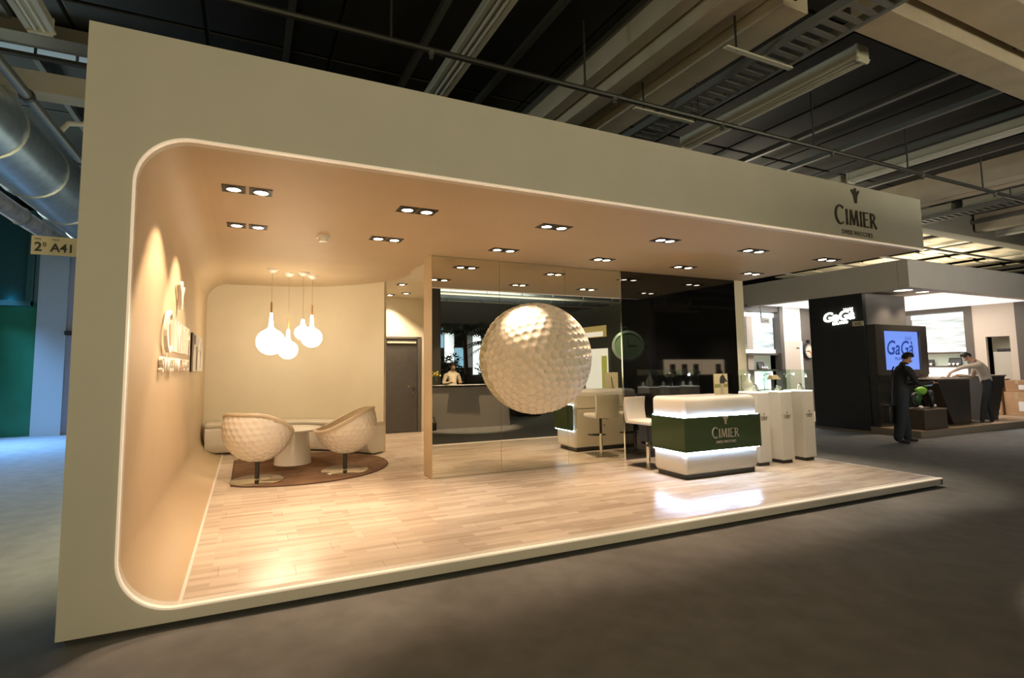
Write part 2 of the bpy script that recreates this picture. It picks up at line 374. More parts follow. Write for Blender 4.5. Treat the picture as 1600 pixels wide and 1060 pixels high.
# cable tray: side rails and rungs, with three trapeze hangers
ct = thing('cable_tray', 'long perforated grey cable tray hung beside the concrete beams', 'cable tray', (5.85, -6, 4.8))
for x in (0, .42): MB().box((x, 0, 0), (x+.05, 14, .09)).build('rail', STEEL, ct)
rg = MB().box((.05, 0, .005), (.42, .055, .02)).mesh('rung', STEEL)
for k in range(110): put('rung', rg, ct, (0, .1+k*.125, 0))
for yy in (5.85, 7.2, 12):
    MB().box((-.5, yy, -.02), (.5, yy+.05, 0)).build('hanger_bar', LAMPBODY, ct)
    for x in (-.35, .48): MB().tube([(x, yy+.02, -.02), (x, yy+.02, .65)], .012, 6).build('hanger_rod', DARKSTEEL, ct)
ct2 = dup(ct, (15.28, -6, 4.86), 0, 'second cable tray further along the roof past the fascia end')
# water pipes along X with drop rods
for y, z, lab in ((.82, 4.6, 'thin dark sprinkler pipe crossing the hall roof above the fascia'), (7.4, 4.5, 'far sprinkler pipe crossing the roof beyond the neighbouring canopy')):
    t = thing('sprinkler_pipe', lab, 'pipe', (-1.0 if y < 5 else -1.4, y, z))
    MB().tube([(0, 0, 0), (30, 0, 0)], .03, 8).build('pipe', DARKSTEEL, t, smooth=True)
    for x in (3.1, 5.3, 7, 9.2, 11.5, 13.8, 16):
        MB().tube([(x, 0, 0), (x, 0, .8)], .012, 6).build('drop_rod', DARKSTEEL, t)
        MB().lathe([(.0, -.07), (.025, -.06), (.012, -.03), (.03, -.02), (.03, .02), (0, .03)], 8, (x+.4, 0, -.02)).build('sprinkler_head', STEEL, t)
t = thing('roof_conduit', 'slender pale conduit ending beside the cable tray at the roof', 'pipe', (5.5, -1.1, 4.95))
MB().tube([(-.9, -.9, 0), (0, .35, 0)], .022, 8).build('conduit', LAMPBODY, t, smooth=True)
MB().box((-.06, .27, -.03), (.05, .37, .05)).build('bracket', DARKSTEEL, t)
# duct, pipe and old beam over the open end on the far side of the tall fascia
t = thing('ventilation_duct', 'large round silver ventilation duct running past the tall fascia edge', 'duct', (-2.0, -2, 4.45))
for k in range(11):
    y0 = k*1.5
    MB().lathe([(.43, y0), (.43, y0+1.46)], 28, (0, 0, 0), 'y').build('duct_segment', GALV, t, smooth=True)
    MB().lathe([(.43, y0+1.44), (.455, y0+1.45), (.455, y0+1.5), (.43, y0+1.51)], 28, (0, 0, 0), 'y').build('flange', GALV, t, smooth=True)
t = thing('service_pipe', 'straight grey pipe slanting past the corner of the tall fascia under the roof', 'pipe', (-1.09, -2, 4.2))
MB().tube([(0, 0, 0), (0, 16, 0)], .05, 10).build('pipe', STEEL, t, smooth=True)
for y in (4.4, 6.1, 9): MB().lathe([(.065, y), (.065, y+.05)], 10, (0, 0, 0), 'y').build('clamp', DARKSTEEL, t)
t = thing('branch_pipe', 'short pale elbow pipe joining the grey pipe beside the fascia edge', 'pipe', (-1.09, 3.4, 4.27))
MB().tube([(0, 0, 0), (.05, .05, .12), (.2, .1, .16), (1.6, .3, .16)], .03, 8).build('pipe', LAMPBODY, t, smooth=True)
t = thing('rusty_pipe', 'dark lagged pipe running below the silver duct', 'pipe', (-2.35, -1, 3.92))
MB().tube([(0, 0, 0), (0, 12.3, 0)], .13, 12).build('pipe', mat('lagging', (.2, .17, .16), .6, noise=.4, nscale=6), t, smooth=True)
for y in (2, 4, 5.6, 7.2, 9): MB().lathe([(.145, y), (.145, y+.07)], 12, (0, 0, 0), 'y').build('strap', STEEL, t)
struct(MB().box((-12, 3.85, 4.9), (-.4, 4.12, 5.15)).build('beam', CONC), 'pale concrete beam behind the slanting pipe near the top corner')
struct(MB().box((-12, 3.2, 5.25), (-.4, 3.5, 5.4)).build('beam', mat('brown_beam', (.16, .14, .1), .7)))
sk = sroot('window_1', 'strip of rooflight panes under the hall roof beside the fascia edge')
for k in range(10):
    MB().box((-4.2+k*.4, 3.55, 5.2), (-3.84+k*.4, 3.58, 5.36)).build('pane', mat('rooflight_pane', (.35, .42, .44), .3, emit=(.6, .85, .95), estr=.22), sk)
MB().box((-4.3, 3.53, 5.16), (-.2, 3.6, 5.2)).box((-4.3, 3.53, 5.36), (-.2, 3.6, 5.4)).build('window_frame', DARKSTEEL, sk)

# background beyond the open end: green wall, white pillar, brown wall, dark glazed box
GW = mat('green_wall', (.02, .2, .1), .45, noise=.15, nscale=2)
struct(MB().box((-12, 11.4, 0), (-3.62, 11.6, 3.1)).build('wall_side', GW))
t = sroot('wall_upper', 'dark teal glazed gallery above the green wall')
MB().box((-12, 11.0, 3.1), (-3.62, 11.6, 5.2)).build('panel', mat('teal_dark', (.025, .1, .1), .35), t)
for x in (-6.1, -5.2, -4.45, -3.72): MB().box((x, 10.9, 3.0), (x+.1, 11.05, 5.2)).build('mullion', mat('teal_frame', (.03, .12, .11), .5), t)
MB().box((-12, 10.88, 2.98), (-3.62, 11.05, 3.1)).build('ledge', MATS['teal_frame'], t)
struct(MB().box((-3.62, 11.3, 0), (-3.05, 11.8, 5.4)).build('column', mat('pale_pillar', (.55, .6, .62), .6)), 'pale blue white pillar beside the green wall')
struct(MB().box((-3.05, 11.4, 0), (-2.86, 11.7, 4.2)).build('trim_9', mat('lilac_trim', (.42, .4, .47), .6)))
struct(MB().box((-2.86, 11.6, 0), (-.5, 11.8, 5.4)).build('wall_far', mat('brown_wall', (.2, .17, .13), .7)))
struct(MB().box((-3.05, 11.2, 2.35), (-2.2, 11.6, 2.45)).build('beam', DARKSTEEL))

# ================================================================== STAND SHELL
def arcpts(cx, cz, r, a0, a1, n=14): return [(cx+r*math.cos(math.radians(a0+(a1-a0)*i/n)), cz+r*math.sin(math.radians(a0+(a1-a0)*i/n))) for i in range(n+1)]
inner = [(W, ZF)]+arcpts(XI+RC, ZF-RC, RC, 90, 180)+arcpts(XI+RC, ZP+RC, RC, 180, 270)+[(W, ZP)]
FX = lambda u, v, d: (u, d, v)
fas = MB()
outer = [(W, .03), (0, .03), (0, H), (W, H)]
fas.prism(inner+outer, 0, .10, FX)
ff = fas.build('wall_fascia', PAINT); struct(ff, 'tall cream fascia with rounded opening wrapping the stand front')
# the fascia's lettering is a sign fixed on it
sg = thing('fascia_sign', 'dark raised lettering with plume emblem on the fascia end', 'sign', (7.56, 0, 3.24))
cimier(sg, frameM((0, -.001, -.06), (1, 0, 0), (0, 0, 1)), .78, DARKL, .012, GREYL)
# lit edge strip round the opening
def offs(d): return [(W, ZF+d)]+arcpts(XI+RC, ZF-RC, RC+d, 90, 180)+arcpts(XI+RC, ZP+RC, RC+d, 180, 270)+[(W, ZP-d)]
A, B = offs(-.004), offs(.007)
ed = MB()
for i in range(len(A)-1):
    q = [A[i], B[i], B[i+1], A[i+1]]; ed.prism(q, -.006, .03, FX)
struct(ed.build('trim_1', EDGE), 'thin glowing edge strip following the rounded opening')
# inner shell: side wall with rounded corners
prof = [(XI+RC+.0, ZF)]+arcpts(XI+RC, ZF-RC, RC, 90, 180, 20)+arcpts(XI+RC, ZP+RC, RC, 180, 270, 20)
sh = MB(); off = [(XI+RC, ZF+.05)]+arcpts(XI+RC, ZF-RC, RC+.05, 90, 180, 20)+arcpts(XI+RC, ZP+RC, RC+.05, 180, 270, 20)
sh.sweep([[(p[0], y, p[1]), (q[0], y, q[1]), (q[0], y2, q[1]), (p[0], y2, p[1])] for p, q in zip(prof, off) for y, y2 in ((.1, 6.5),)])
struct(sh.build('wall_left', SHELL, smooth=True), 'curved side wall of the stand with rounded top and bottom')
struct(MB().box((0, .1, .03), (.05, 9.4, H)).build('wall_outer', PAINT))
# soffit with an S-shaped rear edge
def spline(P, n=8):
    out = []
    for i in range(len(P)-1):
        p0, p1, p2, p3 = [Vector(P[max(0, min(len(P)-1, i+k))]) for k in (-1, 0, 1, 2)]
        for j in range(n):
            t = j/n; out.append(tuple(.5*((2*p1)+(-p0+p2)*t+(2*p0-5*p1+4*p2-p3)*t*t+(-p0+3*p1-3*p2+p3)*t**3)))
    return out+[tuple(P[-1])]
wallc = spline([(.2, 6.22), (.7, 6.22), (1.3, 6.17), (2.02, 6.0), (2.64, 5.55), (3.09, 5.0)], 8)
scur = spline([(3.09, 5.0), (3.26, 4.55), (3.3, 4.2), (3.24, 3.9), (3.22, 3.6), (3.26, 3.2), (3.26, 3.0)], 5)
sof = [(XI+RC, .1), (W, .1), (W, YM+.5), (3.5, YM+.5)]+scur[::-1]+wallc[::-1][1:]
sof = [p for p in sof if p[0] >= XI+RC-1e-6]+[(XI+RC, 6.22)]
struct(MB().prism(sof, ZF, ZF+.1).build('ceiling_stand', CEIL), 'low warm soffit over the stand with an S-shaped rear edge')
struct(MB().box((0, .1, H-.06), (W, 9.4, H)).build('roof', BLACK))
# lounge wall, curved in plan
lw = MB(); n = len(wallc)
nrm = []
for i in range(n):
    a, b = Vector(wallc[max(i-1, 0)]), Vector(wallc[min(i+1, n-1)]); t_ = (b-a).normalized(); nrm.append(Vector((-t_.y, t_.x)))
lw.sweep([[(*p, ZP), (*p, ZF), (p[0]+q.x*.06, p[1]+q.y*.06, ZF), (p[0]+q.x*.06, p[1]+q.y*.06, ZP)] for p, q in zip(wallc, nrm)])
struct(lw.build('wall_lounge', CREAM, smooth=True), 'curved cream wall behind the pendant lamps')
# corridor behind the lounge wall
struct(MB().box((2.0, 3.0, ZF+.06), (8.9, 9.4, ZF+.12)).build('ceiling_corridor', CREAM))
cw = MB(); DX0, DX1, DZ = 3.7, 4.46, 2.16
cw.box((2.5, 7.3, ZP), (DX0-.05, 7.4, ZF+.1)).box((DX1+.05, 7.3, ZP), (8.9, 7.4, ZF+.1)).box((DX0-.05, 7.3, DZ+.05), (DX1+.05, 7.4, ZF+.1))
struct(cw.build('wall_corridor', CREAM), 'pale end wall of the corridor with the door')
struct(MB().box((2.95, 5.4, ZP), (3.0, 7.4, ZF+.1)).build('wall_corridor_side', CREAM))
struct(MB().box((8.9, 3.1, .03), (8.96, 9.4, H)).build('wall_rear_side', PAINT))
struct(MB().box((0, 9.4, .03), (W, 9.46, H)).build('wall_rear', PAINT))
d1 = sroot('door_1', 'dark slate door with steel lever at the corridor end')
MB().box((DX0, 7.31, ZP+.01), (DX1-.04, 7.355, DZ)).build('leaf', DOORG, d1, bev=.004, seg=1)
MB().box((DX0-.05, 7.285, ZP), (DX0, 7.4, DZ+.05)).build('jamb', mat('door_jamb', (.12, .115, .11), .5), d1)
MB().box((DX1-.03, 7.285, ZP), (DX1+.05, 7.4, DZ+.05)).build('jamb', MATS['door_jamb'], d1)
MB().box((DX0, 7.285, DZ+.004), (DX1, 7.4, DZ+.05)).build('head_frame', MATS['door_jamb'], d1)
MB().box((DX0+.03, 7.27, DZ-.10), (DX1-.08, 7.30, DZ-.06)).build('door_closer', LAMPBODY, d1, bev=.004, seg=1)
hx = DX1-.13
MB().lathe([(.028, 0), (.028, .012)], 16, (hx, 7.296, 1.11), 'y').tube([(hx, 7.30, 1.11), (hx, 7.25, 1.11), (hx-.03, 7.245, 1.11), (hx-.15, 7.245, 1.11)], .011, 8).build('handle', CHROME, d1, smooth=True)
MB().lathe([(.03, 0), (.03, .012)], 16, (hx, 7.296, .97), 'y').build('lock', CHROME, d1, smooth=True)
# partition carrying mirror and black glass
wp = sroot('wall_partition', 'partition clad with mirror panels and black glass')
MB().box((3.15, YM+.02, ZP), (W-.21, YM+.33, ZF)).build('core', CREAM, wp)
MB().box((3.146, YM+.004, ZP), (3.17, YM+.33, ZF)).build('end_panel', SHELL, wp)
for x0, x1 in ((3.152, 4.144), (4.148, 5.229), (5.233, 6.25)):
    MB().box((x0, YM, ZP+.004), (x1, YM+.012, ZF-.012)).build('mirror_panel', MIRROR, wp)
MB().box((6.25, YM-.01, ZP), (6.262, YM+.012, ZF)).build('edge_profile', CHROME, wp)
for x0, x1 in ((6.264, 7.08), (7.083, 7.9), (7.903, W-.21)):
    MB().box((x0, YM-.008, ZP+.004), (x1, YM+.012, ZF-.004)).build('black_glass_panel', BLACKGLASS, wp)
MB().box((W-.21, YM-.012, ZP), (W, YM+.33, ZF)).build('end_pier', CREAM, wp)

# ================================================================== STAND FLOOR of laminate boards
sf = sroot('stand_floor', 'raised stand floor of pale oak laminate boards')
MB().prism([(.03, .05), (W-.03, .05), (W-.03, 9.3), (.03, 9.3)], .0, .03).box((.03, .1, .03), (W-.02, 9.3, ZP-.012)).build('core', WOODB, sf)
BW, BL, T0 = .19, 1.29, .012
def boards(x0, x1, y0, y1, seed):
    rnd = random.Random(seed); cache = {}
    y = y0; r = 0
    while y < y1-.01:
        hgt = min(BW, y1-y); x = x0; off_ = [0, .47, .86, .23][r % 4]*BL; first = BL-off_ if off_ else BL
        while x < x1-.01:
            Ln = min(first, x1-x); first = BL
            key = (round(Ln, 3), round(hgt, 3))
            if key not in cache: cache[key] = MB().box((.0008, .0008, 0), (Ln-.0008, hgt-.0008, T0)).mesh('plank', WOOD)
            put('plank', cache[key], sf, (x, y, ZP-T0+rnd.uniform(-.0006, 0)))
            x += Ln
        y += BW; r += 1
boards(XI+RC+.02, W-.025, .03, YM, 3)
boards(XI+RC+.02, 3.14, YM, 6.3, 5)
boards(3.14, 4.9, YM+.34, 7.35, 9)
struct(MB().box((XI+RC-.002, .03, ZP-.02), (XI+RC+.02, 6.2, ZP+.002)).build('trim_2', mat('white_trim', (.88, .86, .82), .4)))
struct(MB().box((W-.026, .0, .03), (W, YM+.3, ZP+.001)).build('trim_3', MATS['white_trim']))
struct(MB().box((XI+RC, -.004, ZP-.012), (W, .03, ZP+.0015)).build('trim_4', MATS['white_trim']))
struct(MB().box((W-.02, .0, .03), (W-.001, 9.4, ZP-.02)).build('trim_5', PAINT))

# ================================================================== CEILING FITTINGS
dl = thing('downlight', '', 'downlight', (0, 0, ZF), 0, 'recessed downlights in the stand soffit')
# frame ring proud of the soffit by a hair, black cup below it shaped like a shallow gimbal with the lamp inside
fr = MB()
for a, b in (((-.09, -.09), (.09, -.07)), ((-.09, .07), (.09, .09)), ((-.09, -.07), (-.07, .07)), ((.07, -.07), (.09, .07))): fr.box((a[0], a[1], -.006), (b[0], b[1], .0))
fr.box((-.07, -.07, -.003), (.07, .07, -.001)); fr.build('frame', BLACK, dl)
MB().lathe([(.058, -.002), (.06, -.012), (.054, -.012), (.05, -.004)], 20).build('lamp_ring', CHROME, dl, smooth=True)
MB().lathe([(.0, -.012), (.03, -.0125), (.05, -.008), (.05, -.004), (0, -.004)], 20).build('lamp', LAMPGLOW, dl, smooth=True)
cols = [.803, 1.01, 2.285, 2.475, 3.81, 3.995, 5.375, 5.52, 6.845, 7.05, 8.34, 8.53]
names = ['one beside the curved wall', 'two beside the curved wall', 'three above the lounge side', 'four above the lounge side', 'five before the mirror', 'six before the mirror', 'seven before the mirror edge', 'eight before the mirror edge', 'nine over the counter', 'ten over the counter', 'eleven at the soffit end', 'twelve at the soffit end']
ordn = ['first', 'second', 'third', 'fourth', 'fifth', 'sixth', 'seventh', 'eighth', 'ninth', 'tenth', 'eleventh', 'twelfth']
first = True
for ry, (y, rn) in enumerate(((.89, 'row by the glowing edge'), (2.06, 'row by the mirror wall'))):
    for i, x in enumerate(cols):
        o = dl if first else copy_tree(dl); first = False
        o.location = (x, y, ZF); o['label'] = 'square black downlight, %s counted from the curved wall in the %s' % (ordn[i], rn)
        tx = x+(.1 if i % 2 else -.1); pw = 76 if ry else 80; an, bl = (62, .5) if ry else (68, .4)
        tgt = (tx, y+.1, 0)
        if i < 2: tgt = (x-.7, y+.25, 0); an, bl, pw = 90, .25, 92
        if i in (4, 5) and ry: tgt = (4.5, 2.4, 1.8); pw = 105; an, bl = 38, .6
        spot('downlight_beam', (x, y, ZF-.03), tgt, pw, WARM if i < 8 else (1, .8, .6), an, bl)
for k, (x, y, lab) in enumerate(((3.55, 5.5, 'lone downlight nearest the S-shaped soffit edge in the corridor'), (3.95, 6.6, 'corridor downlight above the dark door'), (3.7, 6.95, 'corridor downlight closest to the end wall'))):
    o = copy_tree(dl); o.location = (x, y, ZF+.06); o['label'] = lab; o['group'] = 'downlights in the corridor ceiling'
    spot('downlight_beam', (x, y, ZF+.02), (x, y+.15, 0), 110, (1, .72, .46), 110, .5)
sd = thing('smoke_detector', 'small white round smoke detector on the soffit', 'smoke detector', (1.69, 2.19, ZF))
MB().lathe([(.075, 0), (.075, -.022), (.07, -.028)], 24).build('base', WHITE, sd, smooth=True)
MB().lathe([(.06, -.028), (.058, -.05), (.045, -.066), (0, -.068)], 24).build('sensor_head', WHITE, sd, smooth=True)
# pendant lamps: canopy, cord, turned cap, opal globe drawn up into a neck
PEND = [(1.25, 4.48, 1.93, .205, .20, 2.52, 'large opal drop pendant closest to the curved side wall'), (1.51, 4.72, 1.82, .15, .16, 2.30, 'lowest opal drop pendant hanging between the two larger ones'),
        (1.71, 4.58, 2.08, .12, .12, 2.28, 'smallest opal drop pendant half hidden behind its neighbour'), (1.87, 4.82, 2.02, .165, .17, 2.54, 'opal drop pendant nearest the corridor opening')]
for x, y, zc, r, rz_, ztop, lab in PEND:
    p = thing('pendant_lamp', lab, 'pendant lamp', (x, y, ZF), 0, 'opal drop pendants over the lounge table')
    MB().lathe([(.09, 0), (.088, -.012), (.05, -.045), (.02, -.06), (0, -.06)], 24).build('canopy', WHITE, p, smooth=True)
    MB().tube([(0, 0, -.05), (0, 0, ztop-ZF)], .0035, 6).build('cord', mat('cord', (.5, .4, .28), .6), p)
    zz = zc-ZF; zt = ztop-ZF
    MB().lathe([(.0, zt+.01), (.012, zt), (.014, zt-.12), (.02, zt-.22)], 12).build('turned_cap', BRASSW, p, smooth=True)
    pr = [(r*math.sin(a), zz-r*.95*math.cos(a)) for a in [PI*i/18 for i in range(0, 15)]]
    pr[0] = (0, zz-r*.95)
    zs = pr[-1][1]; nk = zt-.16 if zt-.16 > zs+.12 else zs+.12
    pr += [(pr[-1][0]*.55, zs+r*.16), (.034, zs+r*.36), (.024, (zs+nk)/2+.05), (.018, nk)]
    MB().lathe(pr, 32).build('globe', GLOBE, p, smooth=True)

# ================================================================== GOLF BALL DOME
def geodesic(freq):
    t = (1+5**.5)/2
    V = [Vector(v).normalized() for v in [(-1,t,0),(1,t,0),(-1,-t,0),(1,-t,0),(0,-1,t),(0,1,t),(0,-1,-t),(0,1,-t),(t,0,-1),(t,0,1),(-t,0,-1),(-t,0,1)]]
    F = [(0,11,5),(0,5,1),(0,1,7),(0,7,10),(0,10,11),(1,5,9),(5,11,4),(11,10,2),(10,7,6),(7,1,8),(3,9,4),(3,4,2),(3,2,6),(3,6,8),(3,8,9),(4,9,5),(2,4,11),(6,2,10),(8,6,7),(9,8,1)]
    S = {}
    for a, b, c in F:
        for i in range(freq+1):
            for j in range(freq+1-i):
                v = (V[a]*(freq-i-j)+V[b]*i+V[c]*j).normalized(); S[(round(v.x, 4), round(v.y, 4), round(v.z, 4))] = v
    return list(S.values())
import numpy as np
def dimple(dirs, freq, rad, depth, rotM, fill=.96):
    """radius for each unit direction of a dimpled ball"""
    Cn = np.array([tuple(rotM @ v) for v in geodesic(freq)])
    spacing = math.sqrt(4*PI/len(Cn)/.866); rr = spacing*.5*fill
    D = np.asarray(dirs); out = np.empty(len(D))
    for i in range(0, len(D), 8000):
        ang = np.arccos(np.clip((D[i:i+8000] @ Cn.T).max(1), -1, 1)); q = np.clip(ang/rr, 0, 1)
        out[i:i+8000] = rad-depth*np.clip(1-q**2, 0, 1)**.9
    return out
RB = .79; BC = (4.695, YM, 1.655)
gd = thing('golf_ball_ornament', 'giant white dimpled golf ball half mounted on the mirror', 'ornament', BC)
NR, NS = 165, 440; dirs = []
for i in range(NR+1):
    th = PI/2*i/NR
    for k in range(NS):
        a = 2*PI*k/NS; dirs.append((math.sin(th)*math.cos(a), -math.cos(th), math.sin(th)*math.sin(a)))
rad = dimple(dirs, 8, RB, .032, Matrix.Rotation(.35, 3, 'X') @ Matrix.Rotation(.2, 3, 'Z'), .99)
b = MB(); vv = [(d[0]*r, d[1]*r-.002, d[2]*r) for d, r in zip(dirs, rad)]
ff_ = [(i*NS+k, i*NS+(k+1) % NS, (i+1)*NS+(k+1) % NS, (i+1)*NS+k) for i in range(NR) for k in range(NS)]
b.add(vv, ff_); o = b.build('dimpled_shell', BALL, gd)
for p_ in o.data.polygons: p_.use_smooth = True

# ================================================================== LOUNGE: rug, bench, table, golf ball chairs
rg_ = MB(); ce = [(1.62+1.31*math.cos(a), 4.25+1.20*math.sin(a)) for a in [2*PI*i/64 for i in range(64)]]
ce = [(max(x, .8), y) for x, y in ce]
rug = thing('rug', 'oval brown rug with one straight side under the golf ball chairs', 'rug', (0, 0, ZP))
MB().prism(ce, 0, .012).build('pile', RUGM, rug)
ed_ = [(1.62+(x-1.62)*1.006, 4.25+(y-4.25)*1.006) for x, y in ce]
MB().tube([(x, y, .006) for x, y in ed_], .008, 6, close=True).build('binding', mat('rug_binding', (.08, .045, .03), .9), rug)
# bench: profile swept along the lounge wall
bn = thing('wall_bench', 'long white built-in bench curving along the cream wall', 'bench', (0, 0, ZP))
pts = [(.335, 6.225)]+[p for p in wallc if p[0] > .45]
pn = []
for i in range(len(pts)):
    a, b_ = Vector(pts[max(i-1, 0)]), Vector(pts[min(i+1, len(pts)-1)]); t_ = (b_-a).normalized(); pn.append(Vector((t_.y, -t_.x)))
pro = [(.0, .46), (.40, .46), (.425, .435), (.43, .40), (.42, .20), (.39, .10), (.33, .04), (.26, .015), (0, .015)]
sw = MB(); rows = [[(p[0]+nn.x*u, p[1]+nn.y*u, z) for u, z in pro] for p, nn in zip(pts, pn)]
sw.sweep(rows)
sw.build('body', WHITE, bn, smooth=True)
pro2 = [(.02, .462), (.43, .462), (.44, .475), (.44, .505), (.42, .52), (.02, .52)]
sw = MB(); rows = [[(p[0]+nn.x*u, p[1]+nn.y*u, z) for u, z in pro2] for p, nn in zip(pts, pn)]
sw.sweep(rows)
sw.build('seat_pad', WLEATHER, bn, smooth=True)
tb = thing('lounge_table', 'round white table on a tapered drum base between the two ball chairs', 'table', (1.60, 4.55, ZP+.013))
MB().lathe([(0, .49), (.40, .49), (.43, .50), (.43, .515), (.40, .52), (0, .52)], 40).build('tabletop', WHITE, tb, smooth=True)
MB().lathe([(.27, 0), (.22, .49)], 32).build('drum_base', WHITE, tb, smooth=True)

def make_chair(label):
    t = thing('golf_ball_chair', label, 'chair', (0, 0, 0), 0, 'golf ball bowl chairs in the lounge')
    Rr, zc = .43, .66; NT, NV = 120, 44
    def zrim(a):     # a = 0 at the back; high back sloping to a low front lip
        c = (math.cos(a)+1)/2; s_ = c*c*(3-2*c); return -.11+.30*s_
    dirs = []; frac = []
    for k in range(NT):
        a = 2*PI*k/NT; el1 = math.asin(zrim(a)/Rr)
        for i in range(NV+1):
            el = -PI/2+(el1+PI/2)*i/NV; dirs.append((-math.cos(el)*math.cos(a), math.cos(el)*math.sin(a), math.sin(el)))
    rr = dimple(dirs, 6, Rr, .014, Matrix.Rotation(.5, 3, 'X'), 1.04)
    V = [(d[0]*r, d[1]*r, zc+d[2]*r) for d, r in zip(dirs, rr)]; n = NV+1
    F = [(k*n+i, ((k+1) % NT)*n+i, ((k+1) % NT)*n+i+1, k*n+i+1) for k in range(NT) for i in range(NV)]
    b = MB(); b.add(V, F); o = b.build('shell', BOWL, t)
    for p_ in o.data.polygons: p_.use_smooth = True
    # padded lining: same rim, shallower, with a flat seat
    V = []; NI = 14
    for k in range(NT//2):
        a = 2*PI*k/(NT//2); z1 = zrim(a)
        for i in range(NI+1):
            u = i/NI; r_in = math.sqrt(max(.0, Rr*Rr-z1*z1))-.03
            q = 1-u; r_ = r_in*(1-.35*u**1.5) if u < .8 else r_in*(1-.35*.8**1.5)*(1-(u-.8)/.2)
            z_ = z1*(1-u)+(-.20)*u if u < .8 else z1*.2-.16-.0*(u-.8)
            V.append((-r_*math.cos(a), r_*math.sin(a), zc+z_))
    n = NI+1; K = NT//2
    F = [(k*n+i, k*n+i+1, ((k+1) % K)*n+i+1, ((k+1) % K)*n+i) for k in range(K) for i in range(NI)]
    MB().add(V, F).build('seat_lining', LEATHER, t, smooth=True)
    rim = []
    for k in range(72):
        a = 2*PI*k/72; z1 = zrim(a); r_ = math.sqrt(Rr*Rr-z1*z1)-.008; rim.append((-r_*math.cos(a), r_*math.sin(a), zc+z1+.004))
    MB().tube(rim, .026, 8, close=True).build('rim', LEATHER, t, smooth=True)
    MB().lathe([(0, .012), (.31, .012), (.32, .006), (.32, 0)], 48).build('base_disc', mat('polished_steel', (.72, .66, .56), .16, 1), t, smooth=True)
    MB().tube([(0, 0, .01), (0, 0, .25)], .03, 16).build('stem', DARKSTEEL, t, smooth=True)
    MB().lathe([(.05, .012), (.045, .02), (.03, .026)], 20).build('collar', CHROME, t, smooth=True)
    return t
c1 = make_chair('golf ball chair beside the curved side wall with its back turned')
c1.location = (1.09, 3.50, ZP+.013); c1.rotation_euler = (0, 0, math.radians(52))
c2 = dup(c1, (2.22, 3.66, ZP+.013), math.radians(172), 'golf ball chair near the corridor seen side on')

# ---- lettering and picture on the curved side wall
sg2 = thing('wall_sign', 'cream raised lettering with plume emblem on the curved side wall', 'sign', (XI, 2.2, 1.70))
cimier(sg2, frameM((.02, .02, .0), (0, 1, 0), (0, 0, 1)) @ Matrix.Diagonal((1, .66, 1, 1)), 1.85, LETW, .03, LETW, tsz=.3)
for yy, zz in ((-.7, .2), (-.3, .15), (.1, .15), (.5, .15), (.8, .15)):
    MB().tube([(0, yy, zz), (.034, yy, zz)], .008, 6).build('stand_off', CHROME, sg2)
pc = thing('wall_picture', 'black and white photo print of figures on the curved side wall', 'picture', (XI, 3.72, 1.5))
MB().box((.0, 0, 0), (.02, 1.75, .5)).build('backing', BLACK, pc)
MB().box((.02, 0, 0), (.024, 1.75, .5)).build('print', mat('print_grey', (.45, .42, .4), .4, noise=.35, nscale=3), pc)
fg = MB()
for y0, wd, hh in ((.28, .2, .42), (.95, .22, .40), (1.4, .15, .36)):
    fg.prism([(y0-wd, 0), (y0-wd*.85, hh*.45), (y0-wd*.5, hh*.66), (y0-wd*.15, hh*.7), (y0+wd*.15, hh*.7), (y0+wd*.5, hh*.66), (y0+wd*.85, hh*.45), (y0+wd, 0)], .024, .026, lambda u, v, d: (d, u, v))
    fg.prism([(y0+wd*.36*math.cos(a), hh*.86+.075*math.sin(a)) for a in [2*PI*i/12 for i in range(12)]], .024, .026, lambda u, v, d: (d, u, v))
fg.build('printed_figure', mat('print_white', (.8, .76, .72), .4), pc)
fg = MB().box((.024, .02, 0), (.0262, .1, .5)).box((.024, .55, .02), (.0262, .68, .34)).box((.024, 1.2, .05), (.0262, 1.24, .3)).prism([(.18, .36), (.4, .36), (.42, .48), (.16, .48)], .026, .027, lambda u, v, d: (d, u, v))
fg.build('printed_shadow', mat('print_black', (.03, .027, .025), .4), pc)

# ================================================================== RECEPTION COUNTER of the stand
ctr = thing('display_counter', 'white counter with green glass band and glowing strips', 'counter', (5.965, 1.215, ZP))
CW, CD = 1.315, .56
MB().box((.06, .05, 0), (CW-.03, CD-.03, .06)).build('plinth', DARKSTEEL, ctr)
MB().box((0, 0, .055), (CW, CD, .40)).build('lower_body', WHITE, ctr, bev=.07, seg=5, smooth=True)
MB().box((.03, .03, .3), (CW-.03, CD-.03, .9)).build('core', WHITE, ctr)
MB().box((0, 0, .70), (CW, CD, 1.025)).build('upper_body', WHITE, ctr, bev=.06, seg=5, smooth=True)
bd = MB(); bd.box((-.025, -.025, .345), (CW+.03, -.008, .775)).box((-.025, -.008, .345), (-.008, CD-.02, .775)).box((CW+.012, -.008, .345), (CW+.03, CD-.02, .775))
band = bd.build('glass_band', GREEN, ctr, bev=.003, seg=1)
for za, zb in ((.76, .782), (.338, .36)):
    MB().box((-.007, -.007, za), (CW+.006, 0, zb)).box((-.007, 0, za), (0, CD-.03, zb)).build('light_strip', LED, ctr)
cimier(band, frameM((.68, -.0255, .50), (1, 0, 0), (0, 0, 1)), .47, SILVERL, .006, SILVERL)
MB().box((.06, CD-.004, .1), (CW-.06, CD+.006, .70)).build('rear_panel', CREAM, ctr, bev=.004, seg=1)
MB().box((.06, CD-.004, .72), (CW-.06, CD+.006, .93)).build('drawer_front', CREAM, ctr, bev=.004, seg=1)
for x in (.35, .6, 1.05): MB().lathe([(.012, 0), (.012, .012)], 12, (x, CD+.006, .62-.2*(x > .5)*(x < .9)), 'y').build('lock', CHROME, ctr)

